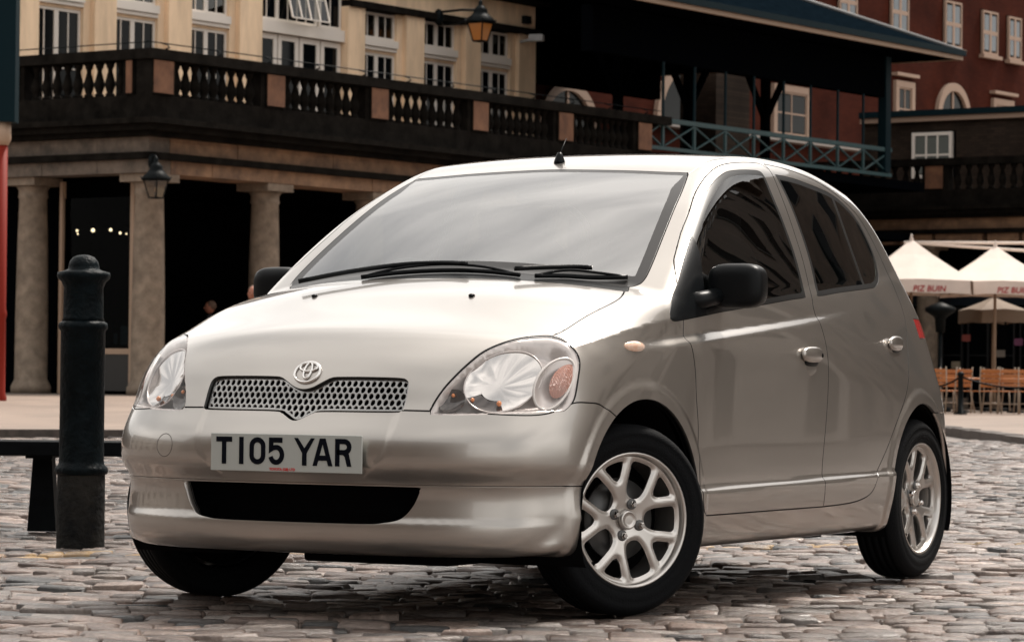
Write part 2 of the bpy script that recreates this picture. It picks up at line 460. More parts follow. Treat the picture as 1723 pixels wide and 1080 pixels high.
def panel(name, V, T, mat_, parent, F=None, N_=None, gap=.002, flange=.014, inset=0., keep_flat=None, dark=None):
    """part of the skin as its own sheet: edges drawn back by gap and folded inwards by flange"""
    u, inv = np.unique(T, return_inverse=True); P = V[u].copy(); T = np.ravel(inv).reshape(-1, 3)
    if N_ is None:
        n = grad(F, P); n /= np.linalg.norm(n, axis=1)[:, None]+1e-12
    else: n = N_[u]
    E = np.concatenate([T[:, [0, 1]], T[:, [1, 2]], T[:, [2, 0]]]); key = np.sort(E, 1)
    _, iv, ct = np.unique(key, axis=0, return_inverse=True, return_counts=True)
    Bd = E[ct[np.ravel(iv)] == 1]
    if len(Bd):
        if keep_flat is not None: Bd = Bd[~keep_flat(P[Bd].mean(1))]
        ev = P[Bd[:, 1]]-P[Bd[:, 0]]; en = n[Bd[:, 0]]; inw = np.cross(en, ev); inw /= np.linalg.norm(inw, axis=1)[:, None]+1e-9
        acc = np.zeros_like(P); L = np.linalg.norm(ev, axis=1)[:, None]
        np.add.at(acc, Bd[:, 0], inw*L); np.add.at(acc, Bd[:, 1], inw*L)
        bv = np.unique(Bd); acc[bv] /= np.linalg.norm(acc[bv], axis=1)[:, None]+1e-9
        P[bv] += acc[bv]*gap
        if F is not None: P[bv] = project(F, P[bv], 1)
        if flange:
            k = len(P); mp_ = -np.ones(k, int); mp_[bv] = np.arange(len(bv))
            top = P[bv]; r1 = top-n[bv]*.003-acc[bv]*.0006; bot = top-n[bv]*flange+acc[bv]*inset
            n1 = n[bv]*.6-acc[bv]*.8; n2 = -acc[bv]
            P = np.concatenate([P, r1, bot]); n = np.concatenate([n, n1, n2])
            n_paint = len(T); m = len(bv); a, b = Bd[:, 0], Bd[:, 1]; ra, rb = k+mp_[a], k+mp_[b]; ba, bb = ra+m, rb+m
            T = np.concatenate([T, np.stack([b, a, ra], 1), np.stack([b, ra, rb], 1), np.stack([rb, ra, ba], 1), np.stack([rb, ba, bb], 1)])
    o = np_mesh(name, P, T, mat_, parent, normals=n)
    if dark is not None and flange and len(Bd):
        o.data.materials.append(dark); o.data.polygons.foreach_set('material_index', (np.arange(len(T)) >= n_paint).astype(np.int32))  # edge folds take a dark colour so that shut lines look shaded
    return o

# ------------------------------------------------------------------ panel outlines (side view u,z  /  front view v,z)
DLO_F = catmull([(-.258,.893),(-.246,.910),(-.277,.938),(-.368,1.006),(-.458,1.079),(-.550,1.147),(-.710,1.256),(-.799,1.305),(-.922,1.361),(-1.048,1.401),(-1.155,1.416),(-1.273,1.424),(-1.360,1.425),(-1.381,1.408),(-1.382,1.341),(-1.387,1.255),(-1.385,1.168),(-1.368,1.086),(-1.338,1.005),(-1.318,.994),(-1.186,.983),(-.869,.953),(-.615,.930),(-.424,.909)], 5, True)
DLO_R = catmull([(-1.515,1.422),(-1.677,1.419),(-1.826,1.409),(-2.020,1.393),(-2.149,1.372),(-2.253,1.336),(-2.317,1.295),(-2.352,1.231),(-2.355,1.176),(-2.318,1.118),(-2.263,1.081),(-2.171,1.056),(-2.057,1.046),(-1.707,1.023),(-1.470,1.004),(-1.462,1.016),(-1.496,1.091),(-1.520,1.174),(-1.528,1.267),(-1.522,1.350),(-1.508,1.412)], 5, True)
BLINE = [(-1.357,.289),(-1.349,.403),(-1.358,.473),(-1.377,.571),(-1.394,.688),(-1.400,.821),(-1.391,.893),(-1.378,.955),(-1.394,1.0),(-1.440,1.12),(-1.462,1.25),(-1.472,1.378),(-1.475,1.459)]
bl = [tuple(p) for p in catmull(BLINE, 4)]
DTOP = [tuple(p) for p in catmull([(-1.475,1.459),(-1.309,1.454),(-1.143,1.439),(-1.033,1.418),(-.915,1.376),(-.768,1.304),(-.607,1.204),(-.485,1.118),(-.428,1.073),(-.377,1.02)], 4)]
DFRONT = [tuple(p) for p in catmull([(-.326,.898),(-.313,.845),(-.313,.831),(-.326,.797),(-.336,.737),(-.340,.654),(-.353,.562),(-.352,.451),(-.362,.359),(-.380,.305),(-.41,.289)], 4)]
DOOR_F = DTOP[1:] + DFRONT + bl[:-1]
DREAR = [tuple(p) for p in catmull([(-1.357,.289),(-1.55,.293),(-1.663,.300),(-1.76,.316),(-1.812,.343),(-1.855,.393),(-1.957,.474),(-2.065,.574),(-2.194,.690),(-2.310,.804),(-2.392,.884),(-2.440,.947),(-2.458,.992),(-2.463,1.047),(-2.458,1.13),(-2.44,1.21),(-2.40,1.278),(-2.328,1.333),(-2.197,1.380),(-2.054,1.412),(-1.874,1.437),(-1.685,1.453),(-1.475,1.459)], 4)]
DOOR_R = DREAR[:-1] + bl[::-1][:-1]
WS = [(0,1.416),(.131,1.413),(.298,1.407),(.431,1.400),(.500,1.397),(.520,1.390),(.558,1.325),(.590,1.240),(.622,1.137),(.641,1.063),(.646,1.022),(.634,1.003),(.60,1.000),(.45,1.020),(.25,1.042),(0,1.052)]
WSP = catmull(WS + [(-a, b) for a, b in WS[::-1] if a > 0], 5, True)
HL = catmull([(.429,.607),(.431,.632),(.449,.675),(.475,.719),(.497,.754),(.521,.788),(.557,.815),(.594,.831),(.633,.837),(.654,.836),(.683,.828),(.713,.810),(.737,.784),(.753,.749),(.763,.697),(.766,.650),(.758,.623),(.743,.616),(.657,.611),(.545,.605),(.455,.604)], 5, True)
GR = [(0,.669),(.031,.675),(.060,.690),(.088,.704),(.12,.7065),(.207,.707),(.311,.705),(.334,.698),(.341,.683),(.343,.640),(.340,.614),(.325,.609),(.236,.608),(.077,.607),(.046,.599),(0,.580)]
GRP = catmull(GR + [(-a, b) for a, b in GR[::-1] if a > 0], 4, True)
INT = [(0,.391),(.217,.391),(.395,.390),(.408,.386),(.400,.365),(.388,.340),(.369,.315),(.346,.298),(.301,.289),(.246,.285),(0,.284)]
INTP = catmull(INT + [(-a, b) for a, b in INT[::-1] if a > 0], 4, True)
ZSEAM = spl([-.2,.1,.177,.238,.271,.326,.382,.45,.63,.8], [.40,.545,.594,.621,.635,.641,.640,.615,.612,.612])
VBON = spl([-.30,-.205,-.125,-.044,.033,.168,.303,.40,.50,.62,.75], [.60,.640,.667,.677,.675,.664,.654,.62,.56,.45,.35])
UBON = lambda v: -.085-.30*np.abs(v)**2
f_ws, f_hl, f_gr, f_in = poly_sd(WSP), poly_sd(HL), poly_sd(GRP), poly_sd(INTP)
f_df, f_dr, f_wf, f_wr = poly_sd(DOOR_F), poly_sd(DOOR_R), poly_sd(DLO_F), poly_sd(DLO_R)
big = lambda c, d: np.where(c, d, .2)
D_ws = lambda P: big((P[:, 0] < -.13) & (P[:, 0] > -1.3) & (P[:, 2] > .97), f_ws(P[:, 1], P[:, 2]))
D_hl = lambda P: big((P[:, 0] > .1), f_hl(np.abs(P[:, 1]), P[:, 2]))
D_gr = lambda P: big(P[:, 0] > .3, f_gr(P[:, 1], P[:, 2]))
D_in = lambda P: big(P[:, 0] > .3, f_in(P[:, 1], P[:, 2]))
sidec = lambda P: (np.abs(P[:, 1]) > .42)
D_df = lambda P: big(sidec(P), f_df(P[:, 0], P[:, 2]))
D_dr = lambda P: big(sidec(P), f_dr(P[:, 0], P[:, 2]))
D_wf = lambda P: big(sidec(P), f_wf(P[:, 0], P[:, 2]))
D_wr = lambda P: big(sidec(P), f_wr(P[:, 0], P[:, 2]))
D_af = lambda P: big(np.abs(P[:, 1]) > .40, np.hypot(P[:, 0]-AF[0], P[:, 2]-AF[1])-AF[2])
D_ar = lambda P: big(np.abs(P[:, 1]) > .40, np.hypot(P[:, 0]-AR[0], P[:, 2]-AR[1])-AR[2])
D_bu = lambda P: np.maximum(P[:, 2]-ZSEAM(P[:, 0]), .02-P[:, 0])
D_bo = lambda P: np.maximum(np.maximum(UBON(P[:, 1])-P[:, 0], np.abs(P[:, 1])-VBON(P[:, 0])), .60-P[:, 2])
D_ro = lambda P: np.maximum(np.abs(P[:, 1])-.522, np.maximum(P[:, 0]+.9, -2.62-P[:, 0]))
D_cow = lambda P: np.maximum(np.maximum(P[:, 0]-UBON(P[:, 1]), np.abs(P[:, 1])-VBON(np.minimum(P[:, 0], -.205+0*P[:, 0]))-.01), np.maximum(-.55-P[:, 0], .9-P[:, 2]))
D_tl = lambda P: np.maximum(np.maximum(P[:, 0]+2.60-.10*(P[:, 2]-.75), np.abs(P[:, 2]-.912)-.036), .42-np.abs(P[:, 1]))
D_va = lambda P: np.maximum(P[:, 2]-.398, .02-P[:, 0])
D_rb = lambda P: np.maximum(P[:, 2]-.60, P[:, 0]+2.50)

# ------------------------------------------------------------------ car materials
PAINT = bpy.data.materials.new('silver_paint'); PAINT.use_nodes = True
_t = PAINT.node_tree; _b = _t.nodes['Principled BSDF']
_b.inputs['Base Color'].default_value = (.435, .408, .380, 1); _b.inputs['Metallic'].default_value = .90; _b.inputs['Roughness'].default_value = .31
_b.inputs['Coat Weight'].default_value = 1; _b.inputs['Coat Roughness'].default_value = .025; _b.inputs['Coat IOR'].default_value = 1.5
_n = _t.nodes.new('ShaderNodeTexNoise'); _n.inputs['Scale'].default_value = 900; _tc = _t.nodes.new('ShaderNodeTexCoord'); _t.links.new(_tc.outputs['Object'], _n.inputs['Vector'])
_q = _t.nodes.new('ShaderNodeBump'); _q.inputs['Strength'].default_value = .05; _q.inputs['Distance'].default_value = .001
_t.links.new(_n.outputs[0], _q.inputs['Height']); _t.links.new(_q.outputs[0], _b.inputs['Normal'])
BLACK = mat('black_plastic', (.004, .005, .006), .36, bump=.08, bscale=400, spec=.16)
DARK = mat('dark_void', (.002, .002, .0025), .9, spec=.1)
RUB = mat('tyre_rubber', (.0045, .005, .006), .8, bump=.25, bscale=180, spec=.12)
SEAL_SHADE = mat('rubber_and_gap_shade', (.003, .0035, .004), .38)  # real seals, and painted shade on the folded panel edges
ALLOY = mat('alloy_rim', (.58, .555, .53), .30, .9, coat=.4)
CHROME = mat('chrome', (.82, .80, .78), .08, 1.0)
GRILLE = mat('grille_silver', (.34, .335, .33), .22, .9)
REFL = mat('lamp_reflector', (.66, .63, .61), .12, 1.0)
LHOUSE = mat('lamp_housing', (.60, .55, .53), .28, .45)
AMBER = mat('amber_lens', (.52, .16, .07), .18, 0, coat=1)
WSG = glass('windscreen_glass', (.60, .66, .62), 2.4)
SDG = glass('side_glass', (.30, .34, .33), 1.50)
LENS = glass('lamp_lens', (.97, .97, .97), 1.28)
FRIT = mat('glass_border', (.030, .029, .029), .3, spec=.3)
SEATM = mat('seat_cloth', (.010, .011, .013), .9, var=.3, scale=80)
TRIM = mat('cabin_trim', (.012, .012, .013), .8)

# ------------------------------------------------------------------ the car
car = empty('car', (0, 0, 0))
tag(car, 'small silver five-door hatchback with its front wheels turned, parked on the cobbles', 'car')
H_ = .011
Pv, Qv = surface_nets(Fbody, (-2.981, -.902, .13), (.81, .902, 1.55), H_)
Pv = project(Fbody, Pv, 4)
dg = np.linalg.norm(Pv[Qv[:, 0]]-Pv[Qv[:, 2]], axis=1) < np.linalg.norm(Pv[Qv[:, 1]]-Pv[Qv[:, 3]], axis=1)
Ta = np.concatenate([Qv[dg][:, [0, 1, 2]], Qv[dg][:, [0, 2, 3]], Qv[~dg][:, [0, 1, 3]], Qv[~dg][:, [1, 2, 3]]])
sk = Skin(Pv, Ta, Fbody, H_)
for d in (D_af, D_ar, D_gr, D_in, D_hl, D_ws, D_wf, D_wr, D_df, D_dr, D_bu, D_va, D_bo, D_cow, D_ro, D_tl, D_rb): sk.cut(d)
RIM_IN = .016
sk.cut(lambda P: D_wf(P)+RIM_IN); sk.cut(lambda P: D_wr(P)+RIM_IN); WIN = lambda P: D_ws(P)+.010+.024*sstep(1.395, 1.33, P[:, 2])
sk.cut(WIN)
SAIL = lambda P: big(sidec(P), (P[:, 0]+.505)*.94-(P[:, 2]-.95)*(-.34))
sk.cut(SAIL)
DIV = lambda P: big(sidec(P) & (P[:, 0] < -1.9), np.abs((P[:, 0]+2.052)+.15*(P[:, 2]-1.22)*1.0)-.014)
sk.cut(DIV)
Cn = sk.cent(); T_ = sk.T; left = Cn[:, 1] > 0
taken = np.zeros(len(T_), bool)
def take(m):
    m = m & ~taken; taken[m] = True; return m
z_arch = take((D_af(Cn) < 0) | (D_ar(Cn) < 0)); z_gr = take(D_gr(Cn) < 0); z_in = take(D_in(Cn) < 0)
z_hl = take(D_hl(Cn) < 0); z_ws = take(D_ws(Cn) < 0); z_wf = take(D_wf(Cn) < 0); z_wr = take(D_wr(Cn) < 0)
z_df = take(D_df(Cn) < 0); z_dr = take(D_dr(Cn) < 0); z_tl = take(D_tl(Cn) < 0); z_va = take(D_va(Cn) < 0); z_bu = take(D_bu(Cn) < 0); z_bo = take(D_bo(Cn) < 0)
z_cow = take(D_cow(Cn) < 0); z_ro = take((D_ro(Cn) < 0) & (Cn[:, 2] > 1.30)); z_rb = take(D_rb(Cn) < 0)
z_sh = ~taken
def mk(name, m, mt, parent=car, **k):
    return panel(name, sk.V, T_[m], mt, parent, Fbody, **k)
mk('body_shell', z_sh, PAINT, gap=.0022, dark=SEAL_SHADE)
bonnet = mk('bonnet', z_bo, PAINT, gap=.0036, dark=SEAL_SHADE)
bumper = mk('front_bumper', z_bu, PAINT, gap=.0022, flange=.022)
mk('front_valance', z_va, PAINT, gap=.0025, flange=.03)
mk('roof', z_ro, PAINT, gap=.0015, flange=.008, dark=SEAL_SHADE)
mk('rear_bumper', z_rb, PAINT, gap=.002)
mk('cowl_panel', z_cow, BLACK, gap=.001)
mk('tail_lamp', z_tl & left, mat('red_lens', (.45, .02, .02), .15, coat=1)); mk('tail_lamp', z_tl & ~left, MATS['red_lens'])
wsc = mk('windscreen', z_ws & (WIN(Cn) < 0), WSG, gap=0, flange=0)
mk('glass_border', z_ws & (WIN(Cn) >= 0), FRIT, parent=wsc, gap=.003, flange=.006, keep_flat=lambda q: D_ws(q) < -.006)
doors = {}
for sd in (True, False):
    s_m = left if sd else ~left
    d1 = mk('front_door', z_df & s_m, PAINT, gap=.0024, dark=SEAL_SHADE); d2 = mk('rear_door', z_dr & s_m, PAINT, gap=.0024, dark=SEAL_SHADE); doors[sd] = (d1, d2)
    gl = z_wf & s_m & (D_wf(Cn) < -RIM_IN); sail = z_wf & s_m & (SAIL(Cn) > 0); gl = gl & ~sail
    mk('window', gl, SDG, parent=d1, gap=0, flange=0)
    mk('window_seal', z_wf & s_m & ~gl & ~sail, SEAL_SHADE, parent=d1, gap=0, flange=.006)
    mk('mirror_mount', sail, BLACK, parent=d1, gap=0, flange=.006)
    g2 = z_wr & s_m & (D_wr(Cn) < -RIM_IN) & (DIV(Cn) > 0)
    mk('window', g2 & (Cn[:, 0] > -2.05), SDG, parent=d2, gap=0, flange=0)
    mk('quarter_window', g2 & (Cn[:, 0] <= -2.05), SDG, parent=d2, gap=0, flange=0)
    mk('window_seal', z_wr & s_m & ~g2, SEAL_SHADE, parent=d2, gap=0, flange=.006)
# dark inner skin 20 mm behind the panels, so that the shut lines read as dark gaps
inner = z_sh | z_bo | z_bu | z_va | z_df | z_dr | z_cow | z_ro | z_rb | z_tl
ui, ii = np.unique(T_[inner], return_inverse=True); nn = grad(Fbody, sk.V[ui]); nn /= np.linalg.norm(nn, axis=1)[:, None]
np_mesh('inner_panel', sk.V[ui]-nn*.024, np.ravel(ii).reshape(-1, 3), DARK, car)
# ---- grille: honeycomb sheet set back in the opening
def sheet(lo, hi, h):
    nx, ny = int((hi[0]-lo[0])/h)+1, int((hi[1]-lo[1])/h)+1
    x, y = np.meshgrid(lo[0]+h*np.arange(nx), lo[1]+h*np.arange(ny), indexing='ij')
    P = np.stack([x.ravel(), y.ravel(), 0*x.ravel()], 1); i = np.arange(nx*ny).reshape(nx, ny)
    a, b, c, d = i[:-1, :-1].ravel(), i[1:, :-1].ravel(), i[1:, 1:].ravel(), i[:-1, 1:].ravel()
    return P, np.concatenate([np.stack([a, b, c], 1), np.stack([a, c, d], 1)])
def sheet_panel(name, sk2, m, place, mt, parent, th, up):
    """flat cut sheet bent into place, with sides th deep; place(P)->world, up(P)->world normal"""
    u, inv = np.unique(sk2.T[m], return_inverse=True); T2 = np.ravel(inv).reshape(-1, 3); P = place(sk2.V[u]); n = up(sk2.V[u])
    return panel(name, P, T2, mt, parent, None, N_=n, gap=0, flange=th)
PX_, PY_ = .0205, .0182
def hexd(P):
    best = np.full(len(P), 1e9); r0 = np.round((P[:, 1]-.58)/PY_)
    for dr in (-1, 0, 1):
        r = r0+dr; off = (r % 2)*PX_/2; c = np.round((P[:, 0]-off)/PX_)*PX_+off
        best = np.minimum(best, np.hypot((P[:, 0]-c)*1.06, (P[:, 1]-(.58+r*PY_))*.97))
    return .0087-best
Vg, Tg = sheet((-.36, .57), (.36, .72), .0035)
kk = (np.abs(Vg[Tg].mean(1)[:, 0]) < 2)
sg_ = Skin(Vg, Tg, None, .0035); sg_.cut(lambda P: f_gr(P[:, 0], P[:, 1])+.003); sg_.cut(hexd)
cg = sg_.cent(); mg = (f_gr(cg[:, 0], cg[:, 1]) < -.003) & ((hexd(cg) < 0) | (f_gr(cg[:, 0], cg[:, 1]) > -.007))
def on_front(P, back):
    v, z = P[:, 0], P[:, 1]; u = np.full(len(v), .75)
    for _ in range(40): u = u-np.clip(Fbody(u, v, z), -.05, .05)
    return np.stack([u-back, v, z], 1)
def fr_n(P):
    q = on_front(P, 0); n = grad(Fbody, q); return n/np.linalg.norm(n, axis=1)[:, None]
sheet_panel('grille', sg_, mg, lambda P: on_front(P, .014), GRILLE, car, .004, fr_n)
b = MB(); b.box((.56, 0, .64), (.03, .74, .17)); b.build('grille_backing', DARK, car)
b = MB(); b.box((.50, 0, .33), (.06, .92, .16)); b.build('intake_backing', DARK, car)
# ---- badge: three interlocking rings on the nose
def ring2(c, a, bb, tilt=0, n=36): return [(c[0]+a*math.cos(t)*1.0, c[1]+bb*math.sin(t)) for t in np.linspace(0, 2*math.pi, n+1)]
bd = MB()
for c, a, bb, r in (((0, .722), .043, .030, .0042), ((0, .737), .030, .0125, .0036), ((0, .727), .0125, .0235, .0036)):
    pts = np.array(ring2(c, a, bb)); P3 = on_front(np.c_[pts, 0*pts[:, :1]], -.004); bd.tube([tuple(p) for p in P3], r, 8, cap=False)
bd.build('badge', CHROME, bonnet)
# ---- number plate
pu = .7335
plate = MB().box((pu, 0, .4845), (.006, .520, .111), bev=.002).build('number_plate', mat('plate_white', (.42, .44, .42), .35, coat=.5), car)
# the plate's characters, drawn as strokes of even width
def stroke(mb, pts, w, x, th=.0012, zlo=.4495, zhi=.5295):
    P = [np.array(p, float) for p in pts]; n = len(P); closed = np.linalg.norm(P[0]-P[-1]) < 1e-6; L, Rr = [], []
    for i in range(n):
        a = P[i-1] if i > 0 else (P[-2] if closed else P[i]); c = P[i+1] if i < n-1 else (P[1] if closed else P[i])
        d1 = P[i]-a; d2 = c-P[i]
        d1 = d1/np.linalg.norm(d1) if np.linalg.norm(d1) > 0 else d2/np.linalg.norm(d2); d2 = d2/np.linalg.norm(d2) if np.linalg.norm(d2) > 0 else d1
        t = d1+d2; t /= np.linalg.norm(t); nrm = np.array([-t[1], t[0]]); k = w/2/max(.5, abs(nrm@np.array([-d1[1], d1[0]])))
        lim = lambda q: np.array([q[0], min(max(q[1], zlo), zhi)])
        L.append(lim(P[i]+nrm*k)); Rr.append(lim(P[i]-nrm*k))
    vs = []
    for dx in (0, th):
        vs += [(x+dx, p[0], p[1]) for p in L] + [(x+dx, p[0], p[1]) for p in Rr]
    fs = []
    for i in range(n-1):
        fs += [(i, i+1, n+i+1, n+i), (2*n+i, 3*n+i, 3*n+i+1, 2*n+i+1), (i, 2*n+i, 2*n+i+1, i+1), (n+i, n+i+1, 3*n+i+1, 3*n+i)]
    fs += [(0, n, 3*n, 2*n), (n-1, 3*n-1, 4*n-1, 2*n-1)]
    mb.add(vs, fs)
def arc(cx, cy, r, a0, a1, n=8, ry=None): return [(cx+r*math.cos(R(a0+(a1-a0)*i/n)), cy+(ry or r)*math.sin(R(a0+(a1-a0)*i/n))) for i in range(n+1)]
SW = .0150; HW, HH = .0185, .0325      # half width / half height of a glyph's centre line
GL = {'T': [[(-.0255, HH), (.0255, HH)], [(0, HH), (0, -HH-SW/2)]], '1': [[(0, HH+SW/2), (0, -HH-SW/2)]],
 '0': [arc(0, HH-HW, HW, 0, 180)+arc(0, -HH+HW, HW, 180, 360)+[(HW, HH-HW)]],
 '5': [[(.0195, HH), (-HW+.002, HH), (-HW+.002, .006), (-.010, .010)]+arc(0, -.0105, HW, 100, -90, 12, .0220)+arc(0, -.0105, HW, -100, -165, 5, .0220)],
 'Y': [[(-.0265, HH+SW/2+.005), (0, -.002)], [(.0265, HH+SW/2+.005), (0, -.002)], [(0, 0), (0, -HH-SW/2)]],
 'A': [[(-.0245, -HH-SW/2-.004), (-.0022, HH+SW/2+.004)], [(.0245, -HH-SW/2-.004), (.0022, HH+SW/2+.004)], [(-.014, -.017), (.014, -.017)]],
 'R': [[(-HW+.001, -HH-SW/2), (-HW+.001, HH), (.004, HH)]+arc(.004, .0165, .0155, 90, -90, 8, .0160)+[(-HW, .0005)], [(.003, 0), (.012, -.008), (.0200, -HH-SW/2-.003)]]}
px0 = -.214; PBK = mat('plate_black', (.003, .004, .008), .9, spec=.1)
for ch, dx in (('T', .0013), ('1', .0617), ('0', .1178), ('5', .183), ('Y', .2799), ('A', .342), ('R', .411)):
    lt = MB()
    for k, st in enumerate(GL[ch]): stroke(lt, [(px0+dx+p[0]*1.08, .4895+p[1]) for p in st], SW, pu+.0031, .0012+.0002*k)
    lt.build('character', PBK, plate)
def text_mesh(name, s, size, M4, mt, parent=None, extrude=.0005, shear=0., bold=0.):
    cu = bpy.data.curves.new(name, 'FONT'); cu.body = s; cu.size = size; cu.extrude = extrude; cu.align_x = 'CENTER'; cu.align_y = 'CENTER'; cu.shear = shear; cu.offset = bold; cu.resolution_u = 3
    to = bpy.data.objects.new(name, cu); COL.objects.link(to); bpy.context.view_layer.update()
    me = bpy.data.meshes.new_from_object(to.evaluated_get(bpy.context.evaluated_depsgraph_get())); bpy.data.objects.remove(to, do_unlink=True)
    me.materials.clear(); me.transform(M4); return link(name, me, mt, parent)
FACE = Matrix(((0, 0, 1, 0), (1, 0, 0, 0), (0, 1, 0, 0), (0, 0, 0, 1)))    # text plane facing +x
text_mesh('maker_line', 'TOYOTA (GB) LTD', .0105, Matrix.Translation((pu+.0035, -.01, .4365)) @ FACE, mat('plate_red', (.55, .03, .03), .5), plate, bold=.0004)
# ---- headlamps
for sgn, sm in ((1, left), (-1, ~left)):
    hl = empty('headlight', (0, 0, 0), parent=car)
    mk('lens', z_hl & sm, LENS, parent=hl, gap=.0035, flange=.006)
    u_, i_ = np.unique(T_[z_hl & sm], return_inverse=True); q = sk.V[u_]; n_ = grad(Fbody, q); n_ /= np.linalg.norm(n_, axis=1)[:, None]
    dd = -f_hl(np.abs(q[:, 1]), q[:, 2])
    depth = .006+.050*sstep(.004, .026, dd)                     # tray behind the lens
    np_mesh('housing', q-n_*depth[:, None], np.ravel(i_).reshape(-1, 3), LHOUSE, hl)
    def at_lens(v, z, back):
        """points behind the lens surface, along the lens normal at the lamp's middle"""
        p = on_front(np.stack([np.ravel(v), np.ravel(z), 0*np.ravel(v)], 1), 0); p = p-np.array([.66, .53, .53])*np.ravel(back)[:, None]; p[:, 1] *= sgn; return p
    def bowl(name, cv, cz, rv, rz, dep, back, mt, flut=0., n=60, m=9, a0=0, a1=360, t0=0.):
        an = np.radians(np.linspace(a0, a1, n+1)); t = np.linspace(t0, 1, m+1)[:, None]; fl = 1+flut*np.abs(np.cos(an*5))*np.sin(t*math.pi)
        p = at_lens(cv+rv*t*np.cos(an)*fl, cz+rz*t*np.sin(an)*fl, back+dep*(1-t**2)+0*an); fs = [(i*(n+1)+k, i*(n+1)+k+1, (i+1)*(n+1)+k+1, (i+1)*(n+1)+k) for i in range(m) for k in range(n)]
        return MB().add(p, fs, True).build(name, mt, hl)
    def rim(name, cv, cz, rv, rz, back, r, mt, n=48):
        an = np.linspace(0, 2*math.pi, n+1); return MB().tube([tuple(x) for x in at_lens(cv+rv*np.cos(an), cz+rz*np.sin(an), back+0*an)], r, 6, cap=False).build(name, mt, hl)
    bowl('reflector', .600, .712, .095, .088, .026, .026, REFL, flut=.09, a0=-25, a1=212)
    DARK_REFL = mat('lamp_dark_reflection', (.035, .022, .018), .15, .3, coat=1)  # dark brown stands in for black things mirrored in the bowl
    bowl('dark_reflection', .600, .712, .095, .088, .025, .026, DARK_REFL, flut=.09, a0=212, a1=285, t0=.5)
    bowl('reflector', .600, .712, .095, .088, .026, .026, REFL, flut=.09, a0=285, a1=335); bowl('reflector', .600, .712, .048, .044, .0065, .0455, REFL, a0=200, a1=285)
    rim('reflector_rim', .600, .712, .096, .089, .023, .0025, LHOUSE)
    bowl('dark_slot', .482, .652, .036, .036, .016, .020, DARK_REFL)  # mirrored black given as a dark bowl, not a reflector of its own
    AMB = mat('bulb_amber', (.75, .23, .05), .1, coat=1)
    for name, bv, bz, bk, r in (('bulb', .610, .652, .030, .0085), ('bulb', .482, .670, .022, .006), ('bulb_glint', .538, .662, .030, .0065)):
        c = at_lens(np.array([bv]), np.array([bz]), np.array([bk]))[0]; MB().ell(tuple(c), (r, r*.9, r), n=14, m=8).build(name, AMB, hl)
    bowl('signal_pod', .719, .701, .034, .074, .020, .012, LHOUSE); rim('pod_rim', .719, .701, .035, .075, .011, .0042, mat('pod_white', (.70, .66, .63), .25, coat=1))
    AMR = MATS.get('amber_ribbed') or mat('amber_ribbed', (.46, .19, .13), .2, 0, coat=1, bump=.7, bscale=30, stretch=(8, 8, .3))
    bowl('turn_signal', .734, .710, .020, .050, -.006, .012, AMR)
# ---- round caps on the bumper (towing-eye cover), side repeaters, handles
cp = [(-.461+.034*math.cos(t), .499+.034*math.sin(t)) for t in np.linspace(0, 2*math.pi, 37)]
P3 = on_front(np.array([[a, b_, 0] for a, b_ in cp]), .0004); MB().tube([tuple(p) for p in P3], .0014, 5, cap=False).build('towing_eye_cover', mat('seam_dark', (.12, .11, .10), .6), car)
def side_v(u, z):
    v = .9
    for _ in range(60): v -= max(-.05, min(.05, float(Fbody(np.array(u), np.array(v), np.array(z)))))
    return v
for sgn in (1, -1):
    vv = side_v(.034, .809)
    MB().ell((.032, sgn*(vv-.001), .809), (.056, .013, .0175), n=20, m=10, rz=-sgn*.13).build('side_repeater', mat('repeater_lens', (.80, .66, .56), .12, coat=1, var=.35, scale=22, col2=(.75, .35, .18)), car)
    for (hu, hz, dr) in ((-1.248, .792, 0), (-2.150, .842, 1)):
        vh = side_v(hu, hz); sl = (side_v(hu+.06, hz)-side_v(hu-.06, hz))/.12; rz = math.atan(sl)*sgn
        hd = empty('door_handle', (0, 0, 0), parent=doors[sgn > 0][dr])
        MB().ell((hu, sgn*(vh+.008), hz+.008), (.084, .013, .027), p=2.5, n=22, m=12, rz=rz).build('grip', PAINT, hd)
        MB().ell((hu-.004, sgn*(vh+.000), hz-.032), (.052, .006, .034), n=20, m=10, rz=rz).build('recess', mat('handle_recess', (.30, .28, .26), .3, .8), hd)
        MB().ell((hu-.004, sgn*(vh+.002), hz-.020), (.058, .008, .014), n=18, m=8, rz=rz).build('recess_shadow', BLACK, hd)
        if dr == 0: MB().lathe([(.0075, 0), (.0075, .003)], (hu-.060, sgn*(vh+.0165), hz+.006), 12, ax='y').build('lock', DARK, hd)
# ---- mirrors
for sgn in (1, -1):
    mr = empty('door_mirror', (0, 0, 0), parent=car)
    MB().ell((-.585, sgn*.853, 1.010), (.056, .093, .071), p=3.6, n=36, m=22, rz=sgn*.10).build('mirror_housing', BLACK, mr)
    MB().ell((-.628, sgn*.853, 1.010), (.018, .080, .058), p=4, n=28, m=14, rz=sgn*.10).build('mirror_glass', CHROME, mr)
    MB().tube([(-.44, sgn*.735, .955), (-.47, sgn*.775, .962), (-.57, sgn*.82, .985)], [.034, .028, .026], 12).build('mirror_arm', BLACK, mr)
